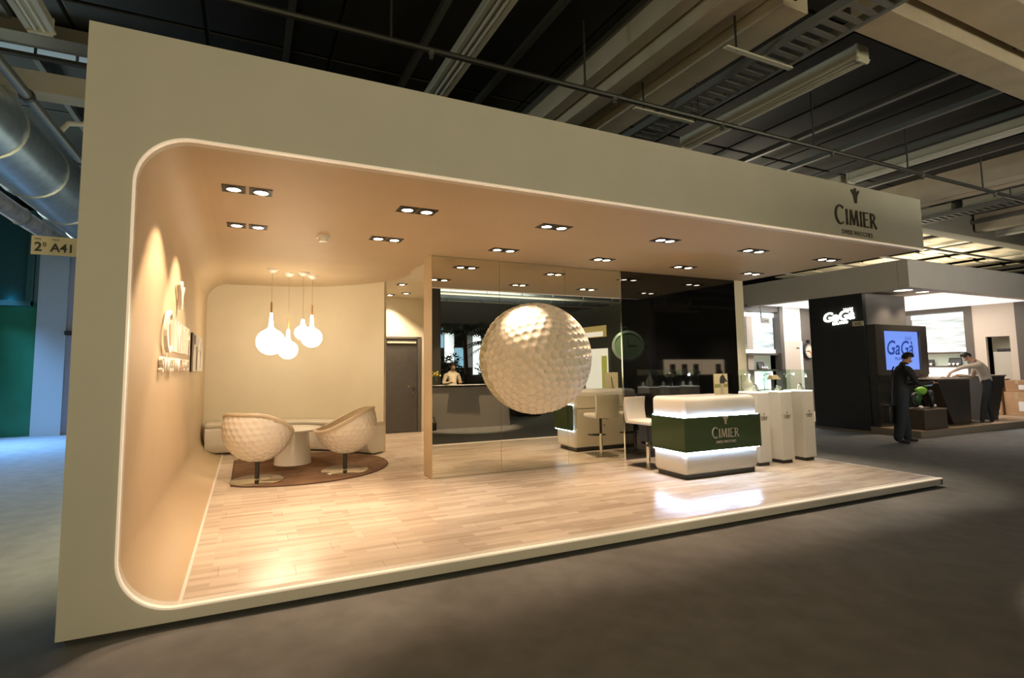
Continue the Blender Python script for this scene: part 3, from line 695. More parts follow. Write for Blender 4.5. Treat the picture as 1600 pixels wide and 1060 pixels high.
pl = thing('photo_placard', 'upright cream photo placard of a golfer standing on the counter', 'placard', (6.97, 1.50, ZP+1.025), math.radians(4))
MB().box((-.14, 0, 0), (.14, .012, .285)).build('board', mat('placard_board', (.78, .7, .46), .5), pl)
fg = MB(); fg.mi = 0; fg.box((-.135, -.002, .10), (.135, 0, .145)); fg.build('printed_grass', mat('print_green', (.32, .33, .1), .5), pl)
fg = MB(); fp = lambda u, v, d: (u, d, v)
fg.prism([(-.02, .15), (.07, .15), (.085, .21), (.07, .255), (.03, .27), (-.01, .25), (-.03, .19)], -.004, -.001, fp).prism([(.06, .25), (.12, .19), (.13, .17), (.11, .17), (.05, .22)], -.004, -.001, fp)
fg.build('printed_jacket', mat('print_dark', (.05, .05, .045), .5), pl)
MB().prism([(-.015, .15), (.055, .15), (.04, .08), (.045, .0), (.02, .0), (.012, .08), (-.0, .0), (-.02, .0)], -.004, -.001, fp).build('printed_trousers', mat('print_cream', (.62, .55, .4), .5), pl)
MB().ball((.045, -.003, .278), .016, .002, .018, 10, 6).build('printed_head', mat('print_skin', (.3, .2, .12), .5), pl)
MB().tube([(0, .012, .2), (0, .07, 0)], .006, 6).build('strut', DARKSTEEL, pl)

# pedestals with glass cases
pd = thing('display_pedestal', '', 'pedestal', (0, 0, 0), 0, 'white showcase pedestals beside the counter')
MB().box((.02, .03, 0), (.235, .28, .05)).build('plinth', DARKSTEEL, pd)
MB().box((0, 0, .05), (.255, .30, 1.03)).build('column', PAINT, pd, bev=.006, seg=1)
lgr = MB().box((.255/2-.001, -.0012, .66), (.255/2+.001, -.0002, .661)).build('emblem_plate', PAINT, pd)
cimier(lgr, frameM((.128, -.001, .665), (1, 0, 0), (0, 0, 1)), .13, GREYL, .003, GREYL, tsz=.22)
MB().box((.004, .004, 1.03), (.251, .296, 1.04)).build('lit_top', mat('lit_top', (.95, .95, .9), .4, emit=(1, .97, .88), estr=1.6), pd)
for a, b_ in (((0, 0, 1.03), (.255, .006, 1.35)), ((0, .294, 1.03), (.255, .3, 1.35)), ((0, .006, 1.03), (.006, .294, 1.35)), ((.249, .006, 1.03), (.255, .294, 1.35)), ((0, 0, 1.35), (.255, .3, 1.356))):
    MB().box(a, b_).build('glass_pane', GLASS, pd)
MB().tube([(.03, .26, 1.04), (.03, .26, 1.27), (.05, .24, 1.29), (.10, .2, 1.29)], .006, 6).build('case_lamp', CHROME, pd, smooth=True)
l_ = MB().ball((.11, .19, 1.283), .014, seg=8, rings=5).build('case_bulb', mat('case_bulb', (1, 1, 1), .5, emit=(1, .95, .85), estr=14), pd)
for k, (x, lab) in enumerate(((7.6, 'white pedestal closest to the green counter'), (8.09, 'middle white pedestal of the three'), (8.58, 'white pedestal at the platform end, furthest from the counter'))):
    o = pd if k == 0 else copy_tree(pd)
    o.location = (x, 1.45, ZP); o['label'] = lab
    pl_ = bpy.data.lights.new('case_light', 'POINT'); pl_.energy = 1.6; pl_.color = (1, .95, .85); pl_.shadow_soft_size = .02
    lo = bpy.data.objects.new('case_light', pl_); C.objects.link(lo); lo.location = (x+.12, 1.63, ZP+1.25)
def watch_stand(loc, rz, label, m):
    t = thing('watch_on_stand', label, 'watch', loc, rz, 'watches shown in the glass cases')
    MB().hexa([(-.03, -.03, 0), (.03, -.03, 0), (.03, .03, 0), (-.03, .03, 0)], [(-.022, .0, .085), (.022, .0, .085), (.022, .02, .085), (-.022, .02, .085)]).build('stand', m, t, bev=.004, seg=1)
    M_ = Matrix.Translation((0, -.022, .055)) @ Matrix.Rotation(math.radians(65), 4, 'X')
    MB().lathe([(.0, .0), (.022, .0), (.024, .004), (.022, .01), (0, .01)], 20).xf(M_).build('watch_case', CHROME, t, smooth=True)
    MB().lathe([(.019, .0102), (0, .0108)], 20).xf(M_).build('dial', mat('dial', (.8, .8, .76), .3), t)
    for s in (-1, 1): MB().box((-.011, s*.022-.002, .002), (.011, s*.05+.002, .007)).xf(M_).build('strap', BLACK if m is WHITE else LETW, t, bev=.002, seg=1)
for x, nm in ((7.6, 'nearest the counter'), (8.09, 'on the middle pedestal'), (8.58, 'on the end pedestal')):
    watch_stand((x+.07, 1.52, ZP+1.04), .3, 'steel watch on a white block, front in the case '+nm, WHITE)
    watch_stand((x+.18, 1.60, ZP+1.04), -.3, 'steel watch on a white block, rear in the case '+nm, WHITE)
t = thing('display_card', 'folded tan card tent inside the middle and end glass cases', 'display card', (8.22, 1.62, ZP+1.04))
MB().hexa([(-.085, -.05, .17), (.085, -.05, .17), (.085, .06, .17), (-.085, .06, .17)], [(-.06, -.01, .235), (.06, -.01, .235), (.06, .04, .235), (-.06, .04, .235)]).build('cap', mat('tan_card', (.5, .36, .2), .6), t, bev=.004, seg=1)
MB().tube([(0, .03, 0), (0, .03, .17)], .02, 10).build('post', mat('case_dark', (.06, .06, .05), .5), t)
t = thing('white_bust', 'white jewellery bust in the glass case nearest the counter', 'display bust', (7.70, 1.66, ZP+1.04))
MB().lathe([(0, .25), (.02, .25), (.028, .22), (.03, .17), (.06, .13), (.07, .08), (.055, .02), (.06, 0)], 20).build('bust', LETW, t, smooth=True)

# bar stools behind the counter
def make_stool(label):
    t = thing('bar_stool', label, 'bar stool', (0, 0, 0), 0, 'white bar stools behind the counter')
    MB().box((-.20, -.20, 0), (.20, .20, .014)).build('base_plate', mat('brushed_steel', (.42, .38, .32), .3, 1), t, bev=.004, seg=1)
    MB().tube([(0, 0, .01), (0, 0, .34)], .028, 14).build('lower_column', CHROME, t, smooth=True)
    MB().tube([(0, 0, .33), (0, 0, .60)], .021, 14).build('gas_column', BLACK, t, smooth=True)
    MB().tube([(0, -.02, .31), (-.11, -.05, .31), (-.12, -.2, .30), (.12, -.2, .30), (.11, -.05, .31), (0, -.02, .31)], .011, 8).build('footrest', DARKSTEEL, t, smooth=True)
    MB().box((-.2, -.21, .60), (.2, .19, .66)).build('seat', WLEATHER, t, bev=.025, seg=3, smooth=True)
    bk = MB(); n = 10
    A = [(.0, .17+.035*math.sin(i/n*2.6)-.0*i, .605+i/n*.37) for i in range(n+1)]
    bk.sweep([[(-.2, y, z), (.2, y, z), (.2, y+.045, z), (-.2, y+.045, z)] for _x, y, z in A])
    bk.build('backrest', WLEATHER, t, smooth=True)
    MB().tube([(.02, .0, .58), (.16, -.06, .56), (.19, -.07, .545)], .006, 6).build('lever', CHROME, t, smooth=True)
    return t
s1 = make_stool('white bar stool at the counter corner beside the mirror'); s1.location = (6.22, 2.14, ZP); s1.rotation_euler = (0, 0, math.radians(8))
dup(s1, (6.92, 2.12, ZP), math.radians(-6), 'white bar stool behind the counter middle, mostly hidden by it')

# hanging flag sign on the outer end of the fascia
t = thing('stand_number_sign', 'small cream number board hung off the fascia outer edge', 'sign', (-.16, .1, 2.225))
MB().box((-.086, 0, 0), (.158, .008, .112)).build('board', SIGNC, t)
text('lettering', '2', .075, .001, INK, t, frameM((-.052, -.002, .022), (1, 0, 0), (0, 0, 1)), bold=.0015)
text('lettering', '0', .038, .001, INK, t, frameM((-.022, -.002, .05), (1, 0, 0), (0, 0, 1)))
text('lettering', 'A41', .07, .001, INK, t, frameM((.065, -.002, .022), (1, 0, 0), (0, 0, 1)), bold=.0015)
text('lettering', 'Halle', .016, .0008, GREYL, t, frameM((-.055, -.002, .09), (1, 0, 0), (0, 0, 1)))
text('lettering', 'Stand', .016, .0008, GREYL, t, frameM((.03, -.002, .09), (1, 0, 0), (0, 0, 1)))
#@@PART2
# ================================================================== NEIGHBOURING STAND (dark tower, canopy, shop walls)
GX, GY = 13.67, 2.43
CANOPY = mat('canopy_grey', (.6, .56, .5), .6, noise=.03, nscale=2)
TOWER = mat('charcoal_tower', (.022, .023, .024), .35, noise=.2, nscale=1)
TOWERL = mat('brushed_tower', (.16, .15, .14), .38, .3)
BROWNF = mat('platform_top', (.42, .3, .19), .4, noise=.12, nscale=3)
BROWNE = mat('platform_edge', (.24, .2, .15), .6)
GWALL = mat('shop_wall', (.62, .52, .42), .6)
GWHITE = mat('shop_white', (.85, .83, .8), .5)
GFRAME = mat('shop_frame', (.11, .09, .07), .5)
o = sroot('raised_floor', 'brown platform of the neighbouring stand')
MB().box((GX, GY, 0), (20.6, 7, .138)).build('platform_base', BROWNE, o)
MB().box((GX, GY, .138), (20.6, 7, .15)).build('platform_top', BROWNF, o, bev=.003, seg=1)
struct(MB().box((GX, GY, 3.14), (26, GY+.2, 3.75)).build('wall_canopy_front', CANOPY, bev=.01, seg=1), 'grey canopy fascia of the neighbouring stand')
struct(MB().box((GX, GY+.2, 3.14), (GX+.2, 9, 3.75)).build('wall_canopy_side', CANOPY))
struct(MB().box((GX+.2, GY+.2, 3.6), (26, 9, 3.7)).build('roof_canopy', BLACK))
LITC = mat('luminous_ceiling', (.9, .9, .9), .6, emit=(.95, .97, 1), estr=.75)
o = sroot('canopy_ceiling', 'bright stretched ceiling under the neighbouring canopy')
MB().box((GX+.2, GY+.2, 3.2), (15.9, 4.7, 3.24)).build('tan_panel', GWALL, o)
for k in range(3): MB().box((15.95+k*1.45, GY+.22, 3.2), (17.3+k*1.45, 6.4, 3.23)).build('luminous_panel', LITC, o)
MB().box((20.3, GY+.22, 3.2), (26, 6.4, 3.23)).build('luminous_panel', LITC, o)
MB().box((GX+.2, 4.7, 3.2), (15.9, 6.4, 3.23)).build('luminous_panel', LITC, o)
for k, (x, y, r, lab) in enumerate(((14.5, 2.95, .17, 'large round downlight under the neighbouring canopy corner'), (15.25, 2.95, .12, 'small round downlight beside the large one under the canopy'))):
    t = thing('round_downlight', lab, 'downlight', (x, y, 3.2))
    MB().lathe([(r+.02, 0), (r+.02, -.012), (r, -.014), (r, -.004)], 24).build('ring', GWHITE, t, smooth=True)
    MB().lathe([(0, -.008), (r-.005, -.008), (r-.005, -.002), (0, -.002)], 24).build('lamp', mat('round_lamp', (1, 1, 1), .5, emit=(1, .88, .72), estr=5), t)
    spot('downlight_beam', (x, y, 3.16), (x, y+.1, 0), 90, (1, .8, .58), 110, .7, .1)
area('shop_light', (17.6, 4.6, 3.17), (17.6, 4.6, 0), 4, 2.6, 130, (1, .93, .85))
area('shop_light', (14.8, 5.5, 3.17), (14.8, 5.8, 0), 1.6, 1.2, 70, (.97, .98, 1))
tw = thing('sign_tower', 'dark charcoal tower wall with glowing white lettering', 'wall panel', (GX, 3.35, 0))
MB().box((-.002, 0, .05), (.12, 1.2, 3.14)).build('side_panel', TOWER, tw)
MB().box((.12, 0, .15), (1.66, .1, 3.14)).build('front_panel', TOWERL, tw)
MB().box((.12, .1, .15), (1.66, 1.2, 3.14)).build('core', TOWER, tw)
GLOW = mat('glow_letter', (1, 1, 1), .5, emit=(.95, 1, .82), estr=7)
Mg = frameM((-.012, .53, 2.56), (0, -1, 0), (0, 0, 1)) @ Matrix.Rotation(.06, 4, 'Z')
lt_ = text('lettering', 'GaGà', .30, .012, GLOW, tw, Mg, shear=.22, bold=.006)
text('lettering', 'MILANO', .09, .008, GLOW, tw, Mg @ Matrix.Translation((.03, -.09, 0)), shear=.1, bold=.002)
b = MB()
for k in range(5):
    x = .17+k*.035; b.prism([(x, .20), (x+.016, .20), (x+.006+(k-2)*.012, .26)], -.012, .012, lambda u, v, d: tuple(Mg @ Vector((u, v, d))))
b.build('crown_mark', GLOW, tw)
t = thing('stand_number_label', 'small pale number label on the dark tower edge above the screen', 'sign', (GX-.003, 3.36, 2.40))
MB().box((-.012, -.01, 0), (.0, .22, .11)).build('board', SIGNC, t)
text('lettering', 'A45', .08, .001, INK, t, frameM((-.013, .105, .025), (0, -1, 0), (0, 0, 1)))
# screen kiosk
ks = thing('screen_kiosk', 'dark kiosk with a blue lit screen on the neighbouring stand', 'kiosk', (GX+.05, 3.18, .15))
x0, x1, z0, z1 = .33, 1.74, 1.25, 2.13; KW = 2.02
KM = mat('kiosk_body', (.045, .04, .036), .35)
MB().box((0, 0, 0), (KW, .165, 1.13)).build('lower_panel', mat('kiosk_lower', (.03, .028, .024), .18), ks)
for a, b_ in (((0, -.02, 1.13), (x0, .165, 2.27)), ((x1, -.02, 1.13), (KW, .165, 2.27)), ((x0, -.02, z1), (x1, .165, 2.27)), ((x0, -.02, 1.13), (x1, .165, z0))): MB().box(a, b_).build('surround', KM, ks)
scr = MB().box((x0, .03, z0), (x1, .05, z1)).build('screen', mat('screen_blue', (.02, .03, .08), .3, emit=(.2, .34, .95), estr=.95), ks)
SB = mat('screen_ink', (.02, .04, .2), .4, emit=(.015, .06, .36), estr=.6)
Ms = frameM((.98, .028, 1.60), (1, 0, 0), (0, 0, 1))
text('lettering', 'GaGà', .46, .001, SB, ks, Ms, shear=.25, bold=.006)
text('lettering', 'MILANO', .1, .001, SB, ks, Ms @ Matrix.Translation((-.02, -.13, 0)), bold=0)
b = MB()
for k in range(6):
    x = .26+k*.04; b.prism([(x, .34), (x+.018, .34), (x+.009+(k-2.5)*.014, .43)], -.001, .001, lambda u, v, d: tuple(Ms @ Vector((u, v, d))))
b.build('crown_mark', SB, ks)
# low plinth with the green wheeled ornament
t = thing('low_plinth', 'low dark brown plinth in front of the blue screen', 'plinth', (14.0, 2.5, .15))
MB().box((0, 0, 0), (.86, .42, .40)).build('body', mat('dark_brown', (.075, .055, .04), .5), t, bev=.006, seg=1)
MB().box((-.01, -.01, .40), (.87, .43, .425)).build('top', mat('brown_top', (.2, .15, .1), .45), t, bev=.004, seg=1)
t = thing('wheeled_ornament', 'bright green and black wheeled ornament on the low brown plinth', 'ornament', (14.42, 2.70, .588))
GRN = mat('vivid_green', (.22, .5, .05), .3); GRD = mat('deep_green', (.03, .1, .03), .35)
Mw = Matrix.Translation((.16, -.06, .19)) @ Matrix.Rotation(PI/2, 4, 'X') @ Matrix.Rotation(.5, 4, 'Y')
def torus(R, r, M, n=24, m=8): return MB().tube([(R*math.cos(2*PI*i/n), R*math.sin(2*PI*i/n), 0) for i in range(n)], r, m, close=True).xf(M)
torus(.15, .045, Mw).build('tyre', BLACK, t, smooth=True); torus(.105, .022, Mw).build('rim', GRN, t, smooth=True)
MB().lathe([(0, -.03), (.035, -.03), (.04, 0), (.035, .03), (0, .03)], 14).xf(Mw).build('hub', GWHITE, t, smooth=True)
b = MB()
for k in range(6): b.tube([(.035*math.cos(k*PI/3), .035*math.sin(k*PI/3), 0), (.1*math.cos(k*PI/3), .1*math.sin(k*PI/3), 0)], .009, 6)
b.xf(Mw).build('spoke', GRN, t)
MB().ball((-.02, .02, .36), .17, .09, .09).build('tank', GRN, t, smooth=True); MB().ball((-.2, .02, .22), .13, .08, .12).build('engine', GRD, t, smooth=True)
MB().tube([(.16, -.02, .19), (.10, .0, .36), (.06, .0, .47)], .018, 8).build('fork', BLACK, t, smooth=True)
MB().tube([(.03, -.17, .48), (.06, -.05, .47), (.06, .1, .47), (.03, .2, .48)], .014, 8).build('handlebar', CHROME, t, smooth=True)
Mw2 = Matrix.Translation((-.27, .02, .17)) @ Matrix.Rotation(PI/2, 4, 'X')
torus(.12, .045, Mw2).build('tyre', BLACK, t, smooth=True); torus(.07, .02, Mw2).build('rim', GRD, t, smooth=True)
for x, y in ((-.36, -.12), (.36, -.02)): MB().ball((x, y, .03), .06, .04, .03, 10, 6).build('pebble_foot', GWHITE, t, smooth=True)
# desks
DK = mat('desk_dark', (.04, .034, .028), .4)
def desk(name, label, loc, xb0, xb1, xt0, xt1, h, d):
    t = thing(name, label, 'desk', loc)
    MB().hexa([(xb0, 0, 0), (xb1, 0, 0), (xb1, d, 0), (xb0, d, 0)], [(xt0, -.03, h), (xt1, -.03, h), (xt1, d, h), (xt0, d, h)]).build('body', DK, t, bev=.006, seg=1)
    MB().box((xt0-.02, -.05, h), (xt1+.02, d+.02, h+.03)).build('desktop', mat('desktop', (.3, .24, .18), .4), t, bev=.005, seg=1)
    return t
desk('tapered_desk', 'dark desk flaring towards its top where a man leans', (15.6, 2.74, .15), .06, .82, -.55, .80, 1.02, .40)
desk('tapered_desk', 'dark flaring desk behind the leaning man', (17.35, 2.9, .15), -.1, .70, .1, 1.15, 1.06, .55)
t = thing('desk_tray', 'pale flat tray on the dark desk under the man hands', 'tray', (15.75, 2.93, 1.201))
MB().box((-.35, -.14, 0), (.4, .14, .012)).box((-.35, -.14, .012), (.4, -.125, .03)).box((-.35, .125, .012), (.4, .14, .03)).build('body', GWALL, t)
t = thing('spray_bottle', 'pale blue plastic bottle on the desk behind the leaning man', 'bottle', (17.75, 3.15, 1.24))
PB = mat('blue_plastic', (.5, .68, .85), .3)
MB().lathe([(0, 0), (.05, 0), (.055, .02), (.055, .16), (.03, .21), (.022, .24), (0, .24)], 16).build('body', PB, t, smooth=True)
MB().lathe([(.022, .24), (.026, .27), (0, .275)], 12).tube([(0, 0, .27), (-.05, 0, .29), (-.08, 0, .285)], .014, 8).build('nozzle', PB, t, smooth=True)
# right shop wall, facing the aisle
RW = 20.2
o = sroot('wall_shop_right', 'cream inner wall of the neighbouring stand with lit window')
MB().box((RW, 3.84, .15), (RW+.1, 4.12, 3.2)).box((RW, 3.2, 2.28), (RW+.1, 3.84, 3.2)).box((RW, 3.2, .15), (RW+.1, 3.34, 2.28)).build('panel', GWALL, o)
MB().box((RW+.5, 3.2, .15), (RW+.55, 3.9, 2.4)).build('niche_back', mat('niche_back', (.55, .5, .36), .6), o)
MB().box((RW+.1, 3.34, 2.28), (RW+.5, 3.84, 2.32)).build('niche_top', GWHITE, o)
MB().box((RW-.02, 4.10, .15), (RW+.1, 4.28, 3.2)).build('post', GFRAME, o)
MB().box((RW-.02, 4.28, 3.06), (RW+.1, 6.4, 3.2)).build('head_panel', GFRAME, o)
MB().box((RW, 2.2, .15), (RW+.1, 3.2, 3.6)).build('dark_panel', GFRAME, o)
LAND = mat('landscape_print', (.45, .5, .5), .5, emit=(.5, .58, .6), estr=.62, noise=.3, nscale=1.2, stretch=(1, 1, 7))
def wave_emit(m):
    """horizontal sea-like bands in the lit print"""
    nt = m.node_tree; p = nt.nodes['Principled BSDF']; r = [n for n in nt.nodes if n.type == 'VALTORGB'][0]
    r.color_ramp.elements[0].color = (.3, .36, .36, 1); r.color_ramp.elements[1].color = (.75, .82, .84, 1)
    nt.links.new(r.outputs[0], p.inputs['Emission Color'])
    return m
wave_emit(LAND).node_tree.nodes['Principled BSDF'].inputs['Emission Strength'].default_value = .5
STRIP = mat('white_light_strip', (1, 1, 1), .5, emit=(.95, .98, 1), estr=1.3)
def showcase(name, label, M, wid, parts):
    t = thing(name, label, 'showcase', (0, 0, 0)); t.matrix_world = M
    z0, z1, z2, z3, z4 = parts     # bottom, lower light, shelf floor, shelf top, print top
    MB().box((0, .12, z3+.06), (wid, .14, z4)).build('backlit_print', LAND, t)
    MB().box((0, .08, z3+.06), (wid, .12, z3+.16)).build('light_strip', STRIP, t); MB().box((0, .08, z4-.14), (wid, .12, z4-.03)).build('light_strip', STRIP, t)
    MB().box((0, -.01, z3), (wid, .3, z3+.06)).build('shelf_frame', GFRAME if wid < 2 else GWALL, t)
    MB().box((0, .25, z2), (wid, .27, z3)).build('shelf_back', mat('shelf_back', (.55, .6, .48), .5, emit=(.6, .65, .5), estr=.35), t)
    MB().box((0, -.01, z2-.05), (wid, .3, z2)).build('shelf', GFRAME if wid < 2 else GWALL, t)
    MB().box((0, .2, z1), (wid, .22, z2-.05)).build('lower_light', STRIP, t)
    MB().box((0, -.01, z0), (wid, .22, z1)).build('base_cabinet', GWHITE, t)
    return t
sc1 = showcase('wall_showcase', 'lit wall showcase with sea print behind the leaning man', Matrix.Translation((RW, 5.62, 0)) @ Matrix.Rotation(-PI/2, 4, 'Z'), 1.34, (.15, 1.1, 1.46, 1.82, 3.06))
WSTAND = mat('jewel_card', (.05, .05, .05), .5)
def item(loc, rz, label, k=1.0):
    t = thing('watch_display', label, 'watch display', loc, rz, 'watch displays in the lit wall showcases')
    MB().hexa([(-.16*k, -.05, 0), (.16*k, -.05, 0), (.16*k, .05, 0), (-.16*k, .05, 0)], [(-.15*k, .03, .24*k), (.15*k, .03, .24*k), (.15*k, .05, .24*k), (-.15*k, .05, .24*k)]).build('card', WSTAND, t, bev=.006, seg=1)
    for j in (-.1, 0, .1):
        MB().lathe([(0, 0), (.032, 0), (.036, .01), (.03, .022), (0, .022)], 14).xf(Matrix.Translation((j*k, -.09, .05)) @ Matrix.Rotation(1.1, 4, 'X')).build('watch', GWHITE, t, smooth=True)
        MB().ball((j*k, -.09, .022), .03, .035, .022, 8, 5).build('cushion', GWHITE, t, smooth=True)
for y, lab, k in ((5.25, 'display with white cushions at the far end of the sea print showcase', .8), (4.62, 'larger display with white cushions behind the leaning man', 1.0)):
    item((RW+.12, y, 1.461), -PI/2, lab, k)
t = thing('storage_cabinet', 'plain grey cabinet inside the cream wall niche', 'cabinet', (RW+.12, 3.35, .15))
MB().box((0, 0, 0), (.36, .40, 1.70)).build('body', mat('cabinet_grey', (.5, .46, .38), .6), t, bev=.006, seg=1)
MB().box((-.012, .01, .05), (0, .39, 1.68)).build('door', MATS['cabinet_grey'], t, bev=.003, seg=1)
t = thing('black_box', 'flat black tool case on top of the grey niche cabinet', 'case', (RW+.2, 3.4, 1.851))
MB().box((-.06, 0, 0), (.2, .28, .09)).build('body', BLACK, t, bev=.01, seg=2)
MB().tube([(-.065, .1, .05), (-.1, .1, .05), (-.1, .2, .05), (-.065, .2, .05)], .008, 6).build('handle', DARKSTEEL, t)
struct(MB().box((GX+.1, 6.38, .1), (14.0, 6.5, 3.3)).box((16.7, 6.38, .1), (22, 6.5, 3.3)).build('wall_shop_back', GWALL))
# left shop wall
showcase('wall_showcase', 'lit wall showcase with sea print beside the stand end pier', Matrix.Translation((13.3, 6.3, 0)), 1.62, (.15, .85, 1.40, 1.80, 3.04))
item((14.35, 6.42, 1.401), 0, 'display with white cushions in the showcase beside the end pier', .9)
MB_ = sroot('wall_shop_left', 'cream panel, dark clock column and white post of the neighbouring stand')
MB().box((14.92, 6.2, .15), (15.06, 6.4, 3.2)).build('window_post', GFRAME, MB_)
MB().box((13.3, 6.24, 3.04), (15.0, 6.4, 3.2)).build('head_panel', GFRAME, MB_)
MB().box((15.06, 6.28, 2.22), (15.93, 6.4, 3.2)).build('upper_panel', GWHITE, MB_); MB().box((15.06, 6.26, .15), (15.82, 6.4, 2.22)).build('tan_door_panel', GWALL, MB_); MB().box((15.82, 6.26, .15), (15.93, 6.4, 2.22)).build('white_strip', GWHITE, MB_)
MB().box((15.66, 6.25, 2.0), (15.78, 6.26, 2.03)).build('slot_handle', GFRAME, MB_)
MB().box((15.93, 6.3, .15), (16.46, 6.4, 3.2)).build('clock_column', GFRAME, MB_); MB().box((16.46, 6.2, .15), (16.7, 6.4, 3.2)).build('white_post', GWHITE, MB_)
ck = thing('wall_clock', 'black rimmed pocket-watch shaped clock with orange mark on the dark column', 'clock', (16.22, 6.298, 1.93))
MB().lathe([(.0, 0), (.235, 0), (.25, -.02), (.24, -.06), (.205, -.065), (.20, -.04), (0, -.04)], 32, axis='y').build('case', BLACK, ck, smooth=True)
MB().lathe([(.2, -.042), (0, -.044)], 28, axis='y').build('dial', mat('clock_dial', (.72, .62, .48), .5), ck)
MB().lathe([(.03, 0), (.045, .03), (.045, .09), (0, .1)], 12, (0, -.03, .24)).build('crown', BLACK, ck, smooth=True)
b = MB()
for k in range(12):
    a = k*PI/6; b.box((.16*math.sin(a)-.012, -.05, .16*math.cos(a)-.012), (.16*math.sin(a)+.012, -.044, .16*math.cos(a)+.012))
b.build('hour_mark', BLACK, ck)
MB().prism([(-.01, 0), (.09, -.12), (.12, -.10), (.015, .015)], -.056, -.05, lambda u, v, d: (u, d, v)).build('orange_hand', mat('orange', (.9, .2, .03), .4), ck)
MB().prism([(-.01, -.01), (-.12, -.02), (-.12, .0), (0, .012)], -.056, -.05, lambda u, v, d: (u, d, v)).build('black_hand', BLACK, ck)
t = thing('stand_number_flag', 'small number flag by the end pier in front of the sea print', 'sign', (13.74, 5.9, 2.66))
MB().box((0, 0, 0), (.34, .012, .15)).build('board', mat('grey_board', (.3, .27, .2), .6), t)
text('lettering', '2 A45', .11, .001, INK, t, frameM((.17, -.002, .035), (1, 0, 0), (0, 0, 1)))
MB().box((.02, .012, .15), (.05, .03, .62)).build('hanger', DARKSTEEL, t)
t = thing('orange_bag', 'slim orange cloth hanging beside the dark tower', 'cloth', (16.62, 6.15, 1.05))
MB().hexa([(-.06, 0, 0), (.1, 0, .05), (.1, .04, .05), (-.06, .04, 0)], [(-.02, 0, .5), (.08, 0, .6), (.08, .04, .6), (-.02, .04, .5)]).build('cloth', MATS['orange'], t, bev=.01, seg=2)
# cardboard boxes
KB = [mat('cardboard', (.42, .24, .12), .8, noise=.1, nscale=4), mat('cardboard_pale', (.52, .32, .17), .8, noise=.1, nscale=4)]
def carton(loc, sx, sy, sz, rz, label, k=0, open_=False):
    t = thing('cardboard_box', label, 'box', loc, rz, 'cardboard boxes at the neighbouring stand end')
    MB().box((-sx/2, -sy/2, 0), (sx/2, sy/2, sz)).build('body', KB[k], t, bev=.006, seg=1)
    MB().box((-sx/2-.002, -.03, sz*.7), (sx/2+.002, .03, sz+.002)).build('tape', mat('tape', (.5, .38, .22), .3), t)
    if open_:
        MB().hexa([(-sx/2, -sy/2, sz), (sx/2, -sy/2, sz), (sx/2, -sy/2+.006, sz), (-sx/2, -sy/2+.006, sz)], [(-sx/2, -sy/2-.12, sz+.09), (sx/2, -sy/2-.12, sz+.09), (sx/2, -sy/2-.11, sz+.095), (-sx/2, -sy/2-.11, sz+.095)]).build('flap', KB[k], t)
    else: MB().box((-sx/2-.003, -sy*.4, sz*.2), (-sx/2, -sy*.05, sz*.6)).build('paper_label', GWHITE, t)
carton((19.75, 3.62, .15), .55, .52, .36, .05, 'bottom carton with white label nearest the dark desk'); carton((19.75, 3.60, .515), .5, .48, .34, -.06, 'carton stacked on the one with the white label', 1)
carton((19.85, 3.08, .15), .55, .5, .62, .0, 'tall carton at the picture edge beside the labelled one', 1); carton((19.9, 3.1, .775), .5, .46, .3, .08, 'carton topping the tall one at the wall end', 0); carton((19.8, 3.62, .86), .4, .4, .16, .1, 'small opened carton on top of the labelled stack', 0, True)
t = thing('packing_paper', 'crumpled white packing paper on the carton stack', 'paper', (19.46, 3.75, .86))
random.seed(4); V = []
for i in range(8):
    for j in range(8): V.append((-.02+.03*random.random(), -.22+.06*i+random.uniform(-.02, .02), -.05+j*.055+random.uniform(-.025, .025)))
MB().add(V, [(i*8+j, i*8+j+1, (i+1)*8+j+1, (i+1)*8+j) for i in range(7) for j in range(7)]).build('sheet', GWHITE, t, smooth=True)
t = thing('back_fascia', 'pale fascia of a further stand behind the neighbouring canopy', 'stand', (22, 8.8, 0))
MB().box((0, 0, 3.7), (9, .3, 4.9)).build('fascia', CANOPY, t); MB().box((0, .3, 0), (.3, .6, 4.9)).build('post', CANOPY, t); MB().box((2.6, -.25, 4.55), (3.1, -.02, 5.0)).build('bracket_box', CONC, t)

